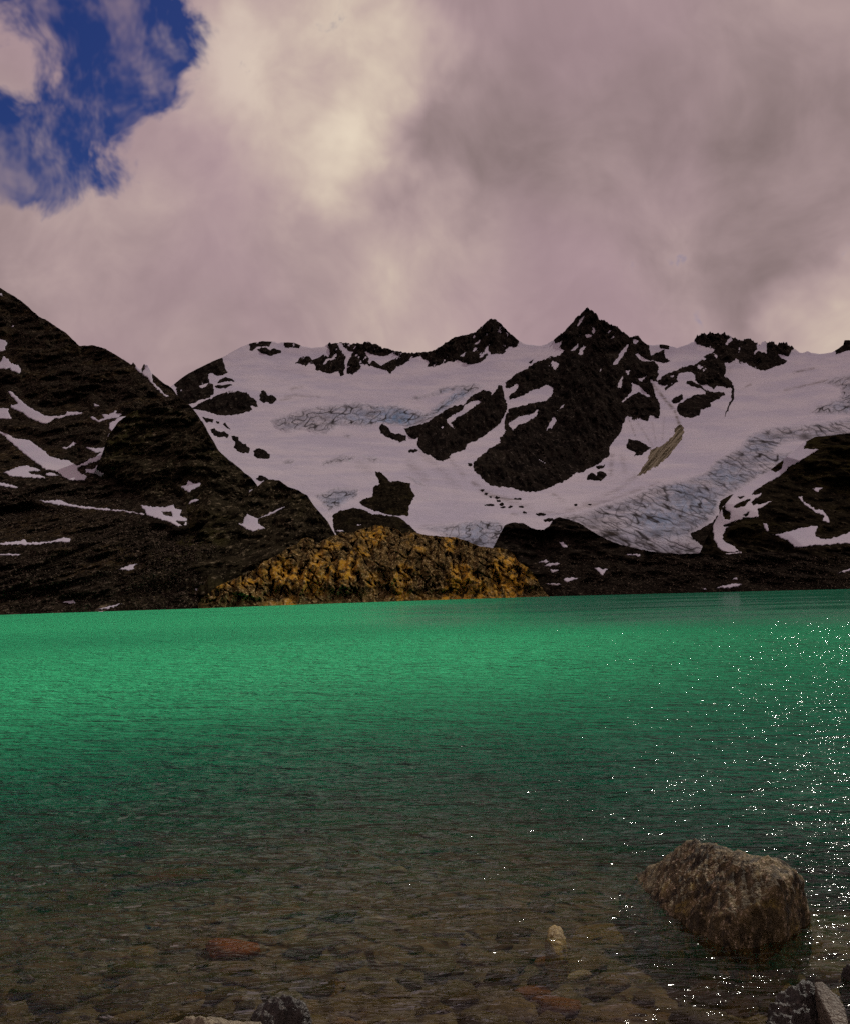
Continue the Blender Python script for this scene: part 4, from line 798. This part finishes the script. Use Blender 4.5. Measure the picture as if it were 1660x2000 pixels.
# ------------------------------------------------------------------ boulders and stones
def ico(n):
    bm = bmesh.new(); bmesh.ops.create_icosphere(bm, subdivisions=n, radius=1.0)
    v = np.array([q.co[:] for q in bm.verts]); f = np.array([[w.index for w in q.verts] for q in bm.faces]); bm.free()
    return v / np.linalg.norm(v, axis=1)[:, None], f
def hull_planes(pts):
    bm = bmesh.new()
    for p in pts: bm.verts.new(p)
    bmesh.ops.convex_hull(bm, input=bm.verts); bm.normal_update()
    c = np.mean(pts, 0); out = []
    for f in bm.faces:
        n = np.array(f.normal[:]); d = float(n @ (np.array(f.verts[0].co[:]) - c))
        if d < 0: n, d = -n, -d
        if d > 1e-5: out.append((n, d))
    bm.free(); return c, np.array([n for n, _ in out]), np.array([d for _, d in out])
def rock_from_planes(nrm, dist, sub, sharp=18.0, noise=(), seed=0):
    dirs, f = ico(sub)
    q = np.maximum(dirs @ nrm.T, 1e-4) / dist[None]          # 1/r for each plane
    r = 1.0 / (np.sum(q**sharp, 1)**(1.0/sharp))
    v = dirs * r[:, None]
    for amp, wl, ridged, st in noise:
        if isinstance(st, str):                              # foliated: thin leaves across a tilted normal
            n_ = np.array([0.78, -0.52, 0.34]); n_ /= np.linalg.norm(n_); t1 = np.cross(n_, [0, 0, 1.0]); t1 /= np.linalg.norm(t1); t2 = np.cross(n_, t1)
            q_ = fbm(v @ n_ / wl + 0.6*pn(v[:, 0]*5, v[:, 1]*5, v[:, 2]*5, seed), v @ t1 / (wl*9), v @ t2 / (wl*5), 4, 0.6, seed, ridged)
            v = v + dirs * (amp*(q_ - (0.3 if ridged else 0)))[:, None]; continue
        w = v / wl * np.array(st)
        v = v + dirs * (amp * (fbm(w[:, 0]+seed, w[:, 1], w[:, 2], 4, 0.6, seed, ridged) - (0.3 if ridged else 0)))[:, None]
    return v, f
def boulder_mat(name, c0, c1, c2, s, lichen=None, lich_amt=0.4, stretch=(1, 1, 1), spec=0.45, rough=0.6, fl_=(0.54, 0.74)):
    return rock_mat(name, c0, c1, c2, s, lichen=lichen, lich_amt=lich_amt, bump=0.6, rough=rough, spec=spec, stretch=stretch, fl_=fl_)
M_hero = boulder_mat('wet_schist', (0.014, 0.011, 0.005), (0.165, 0.128, 0.054), (0.60, 0.49, 0.34), 0.070, lichen=(0.24, 0.185, 0.045), lich_amt=0.2, stretch=(1, 1, 0.7), spec=0.3, rough=0.75, fl_=(0.52, 0.64))
M_dark = boulder_mat('wet_black_rock', (0.014, 0.012, 0.009), (0.040, 0.034, 0.026), (0.20, 0.17, 0.13), 0.06, spec=0.5, rough=0.5)
M_pale = boulder_mat('pale_tan_rock', (0.12, 0.10, 0.06), (0.25, 0.21, 0.13), (0.40, 0.35, 0.24), 0.07)

def traced_boulder(name, pts, label, mat, sub=6, sharp=14.0, noise=(), seed=1, cat='boulder', back=0.3, below=0.3, bottom=None, group=None, grow=1.0):
    """pts: (u, v, z) corners seen in the photograph, each at its real height over the lake"""
    W = [on_plane(u, v, z) for u, v, z in pts]
    c = np.mean(W, 0); extra = []
    for w in W:
        extra.append(np.array([w[0]*1.0, w[1] + 0.02, -below]))
    if bottom: extra += [np.array(b) for b in bottom]
    c, nrm, d = hull_planes([tuple(w) for w in W + extra])
    v, f = rock_from_planes(nrm, d*grow, sub, sharp, noise, seed)
    zb = v[:, 2].min(); base = np.array([c[0], c[1], c[2] + zb])
    o = add_obj(name, make_mesh(name, v - np.array([0, 0, zb]), f, True), mat, loc=tuple(base), label=label, category=cat)
    if group: o['group'] = group
    return o
hero = traced_boulder('boulder', [(1258,1716,0.0),(1290,1690,0.10),(1354,1643,0.34),(1385,1652,0.36),(1420,1668,0.37),(1480,1674,0.38),(1515,1686,0.36),(1550,1708,0.30),(1563,1740,0.20),(1573,1790,0.0),(1520,1725,0.32),(1468,1776,0.20),(1405,1786,0.15),(1392,1842,0.0),(1418,1852,0.0),(1500,1822,0.0),(1335,1812,-0.06),(1290,1770,-0.05),(1225,1790,-0.16),(1210,1740,-0.14)],
 'big brown lichened boulder standing out of the shallow water', M_hero, sub=7, sharp=60, grow=1.04,
 noise=((0.060, 0.45, False, (1, 1, .8)), (0.024, 0.060, True, 'leaf'), (0.030, 0.14, False, (1, 1, .7)), (0.012, 0.030, False, (1.2, 1, .8))), seed=5, bottom=[(2.05, 6.15, -0.4), (2.45, 6.1, -0.4), (1.7, 5.8, -0.4)])
traced_boulder('boulder', [(1492,2010,0.0),(1500,1935,0.10),(1512,1918,0.14),(1560,1912,0.17),(1600,1916,0.16),(1640,1935,0.12),(1652,2010,0.0),(1560,2030,0.0)],
 'dark angular rock with white flecks at the lower right corner', M_dark, sub=6, sharp=16, noise=((0.03, 0.16, True, (1, 1, .8)), (0.014, 0.05, True, (1, 1, 1)), (0.006, 0.018, True, (1, 1, 1))), seed=11)
traced_boulder('slab', [(1588,1914,0.175),(1605,1912,0.18),(1650,1960,0.16),(1662,2020,0.10),(1630,2010,0.12),(1600,1950,0.16)],
 'smooth tan slab leaning against the dark angular rock', boulder_mat('tan_slab', (0.07, 0.055, 0.035), (0.13, 0.105, 0.07), (0.22, 0.18, 0.12), 0.1), sub=5, sharp=20, noise=((0.006, 0.1, True, (1, 1, 1)), (0.003, 0.02, False, (1, 1, 1))), seed=12, cat='rock slab', below=0.05)
traced_boulder('boulder', [(480,1990,0.0),(505,1955,0.08),(530,1944,0.12),(570,1930,0.15),(585,1932,0.15),(596,1955,0.11),(612,1975,0.06),(605,2010,0.0),(500,2030,0.0)],
 'black wet rock breaking the surface at the bottom edge', M_dark, sub=6, sharp=14, noise=((0.028, 0.14, True, (1, 1, .8)), (0.012, 0.04, True, (1, 1, 1)), (0.005, 0.015, True, (1, 1, 1))), seed=13)
traced_boulder('boulder', [(300,2004,0.05),(330,1982,0.12),(365,1974,0.16),(430,1984,0.17),(500,1990,0.16),(535,1999,0.10),(540,2050,0.0),(420,2080,0.05),(310,2060,0.0)],
 'pale tan rock cut by the bottom edge of the picture', M_pale, sub=6, sharp=14, noise=((0.025, 0.2, True, (1, 1, .8)), (0.008, 0.05, True, (1, 1, 1))), seed=14)
traced_boulder('boulder', [(1635,1905,0.0),(1645,1884,0.06),(1665,1878,0.09),(1720,1880,0.1),(1730,1930,0.0),(1680,1925,0.0)],
 'dark rock at the right picture edge above the angular rock', M_dark, sub=5, sharp=14, noise=((0.02, 0.12, True, (1, 1, .8)), (0.01, 0.035, True, (1, 1, 1))), seed=15)
traced_boulder('stone', [(1062,1832,0.0),(1070,1806,0.03),(1085,1797,0.045),(1100,1812,0.03),(1110,1842,0.0),(1085,1862,0.0)],
 'yellow stone just touching the surface left of the big boulder', boulder_mat('yellow_stone', (0.16, 0.11, 0.03), (0.30, 0.22, 0.07), (0.42, 0.36, 0.22), 0.06), sub=5, sharp=12, noise=((0.015, 0.1, True, (1, 1, 1)), (0.005, 0.03, True, (1, 1, 1))), seed=16, cat='stone', below=0.25)

# stones under water: a few kinds of mesh, each stone its own object
def stone_mesh(seed, sub=3):
    rg = np.random.RandomState(seed); n = rg.normal(size=(16, 3)); n /= np.linalg.norm(n, axis=1)[:, None]
    n = np.concatenate([n, np.eye(3), -np.eye(3)]); d = np.concatenate([rg.uniform(.6, .95, 16), np.ones(6)])
    v, f = rock_from_planes(n, d, sub, 14.0, ((0.10, 0.6, False, (1, 1, 1)),), seed)
    return v, f
STM = {}
def stone_mat(nm, c):
    if nm not in STM: STM[nm] = boulder_mat('stone_' + nm, tuple(.45*x for x in c), c, tuple(min(1, 1.6*x) for x in c), 0.1, rough=0.8, spec=0.2)
    return STM[nm]
SHAPES = [stone_mesh(900 + i) for i in range(7)]
MC = {}
def put_stone(x, y, sx, sy, sz, rz, kind, cname, ccol, label, group=None, sink=0.45):
    key = (kind, cname)
    if key not in MC:
        me = make_mesh('stone', *SHAPES[kind], True); me.materials.append(stone_mat(cname, ccol)); MC[key] = me
    z = float(bed_z(np.array([x]), np.array([y]))[0])
    o = add_obj('stone', MC[key], None, loc=(x, y, z + sz*(1 - 2*sink)), label=label, category='stone')
    o.scale = (sx, sy, sz); o.rotation_euler = (0, 0, rz)
    if group: o['group'] = group
    return o
def on_bed(u, v):
    z = -0.2
    for _ in range(12):
        p = on_plane(u, v, z); z = float(bed_z(np.array([p[0]]), np.array([p[1]]))[0])
    return p
for u, v, w, d, hgt, kind, cn, cc, lab in (
    (450, 1862, .23, .14, .07, 0, 'orange', (0.42, 0.15, 0.045), 'flat orange stone under the shallow water, brightest on the lake bed'),
    (1185, 1832, .24, .19, .06, 1, 'olive', (0.26, 0.20, 0.06), 'olive yellow slab under water beside the yellow stone'),
    (772, 1706, .11, .10, .07, 2, 'chalk', (0.55, 0.50, 0.38), 'pale rounded stone under water in the middle of the shallows'),
    (1130, 1912, .10, .055, .05, 3, 'chalk', (0.40, 0.36, 0.28), 'small grey white stone under water below the olive slab'),
    (1200, 1925, .12, .07, .05, 4, 'tan', (0.27, 0.20, 0.12), 'narrow tan stone under water right of the grey white one'),
    (1390, 1938, .17, .10, .06, 5, 'tan', (0.23, 0.17, 0.09), 'broad sandy brown stone under water in front of the big boulder'),
    (1480, 1905, .18, .09, .05, 6, 'tan', (0.21, 0.16, 0.10), 'flat sandy stone under water between the big boulder and the dark angular rock'),
    (1080, 1975, .16, .10, .06, 0, 'rust', (0.26, 0.11, 0.035), 'rusty red stone under water at the bottom edge'),
    (1035, 1945, .12, .09, .05, 2, 'rust', (0.20, 0.085, 0.04), 'dull red stone under water just above the rusty one'),
    (1065, 1880, .08, .06, .04, 3, 'rust', (0.22, 0.10, 0.05), 'small reddish stone under water below the yellow stone'),
    (660, 1795, .16, .10, .06, 1, 'shale', (0.045, 0.04, 0.03), 'dark oval stone under water above the orange one'),
    (250, 1650, .30, .22, .10, 4, 'shale', (0.05, 0.042, 0.04), 'large dark blotch of a stone in deeper water at the left'),
    (330, 1720, .34, .22, .09, 5, 'rose', (0.24, 0.13, 0.07), 'broad reddish brown slab in the shallows at the left'),
    (560, 1785, .17, .10, .05, 6, 'tan', (0.25, 0.17, 0.10), 'tan stone under water right of the reddish slab')):
    p = on_bed(u, v); put_stone(p[0], p[1], w, d, hgt, 0.2*kind - 0.5, kind, cn, cc, lab)
rg = random.Random(4)
PAL = [('brown', (0.13, 0.095, 0.055)), ('grey', (0.11, 0.10, 0.08)), ('olive_grey', (0.14, 0.125, 0.065)), ('ochre', (0.20, 0.135, 0.055)), ('umber', (0.075, 0.055, 0.035)), ('sand', (0.22, 0.175, 0.11))]
GS = 'unremarkable stones covering the bed of the shallows'
n_st = 0
for i in range(900):
    if n_st >= 230: break
    u, v = rg.uniform(-60, 1720), 2040 - 420*rg.random()**1.5
    p = on_bed(u, v)
    w = rg.uniform(.035, .12) * (1.5 if rg.random() < .2 else 1)
    if abs(u-1415) < 190 and 1690 < v < 1860: continue
    cn, cc = PAL[rg.randrange(6)]; size = 'small' if w < .06 else 'middling' if w < .10 else 'large'
    put_stone(p[0], p[1], w, w*rg.uniform(.55, .95), w*rg.uniform(.3, .55), rg.uniform(-.9, .9), rg.randrange(7), cn, cc, '%s %s stone on the lake bed under the shallow water' % (size, cn.replace('_', ' ')), GS); n_st += 1
print('stones', n_st, 'objects', len(bpy.data.objects), 'faces', sum(len(o.data.polygons) for o in bpy.data.objects if o.type == 'MESH'))
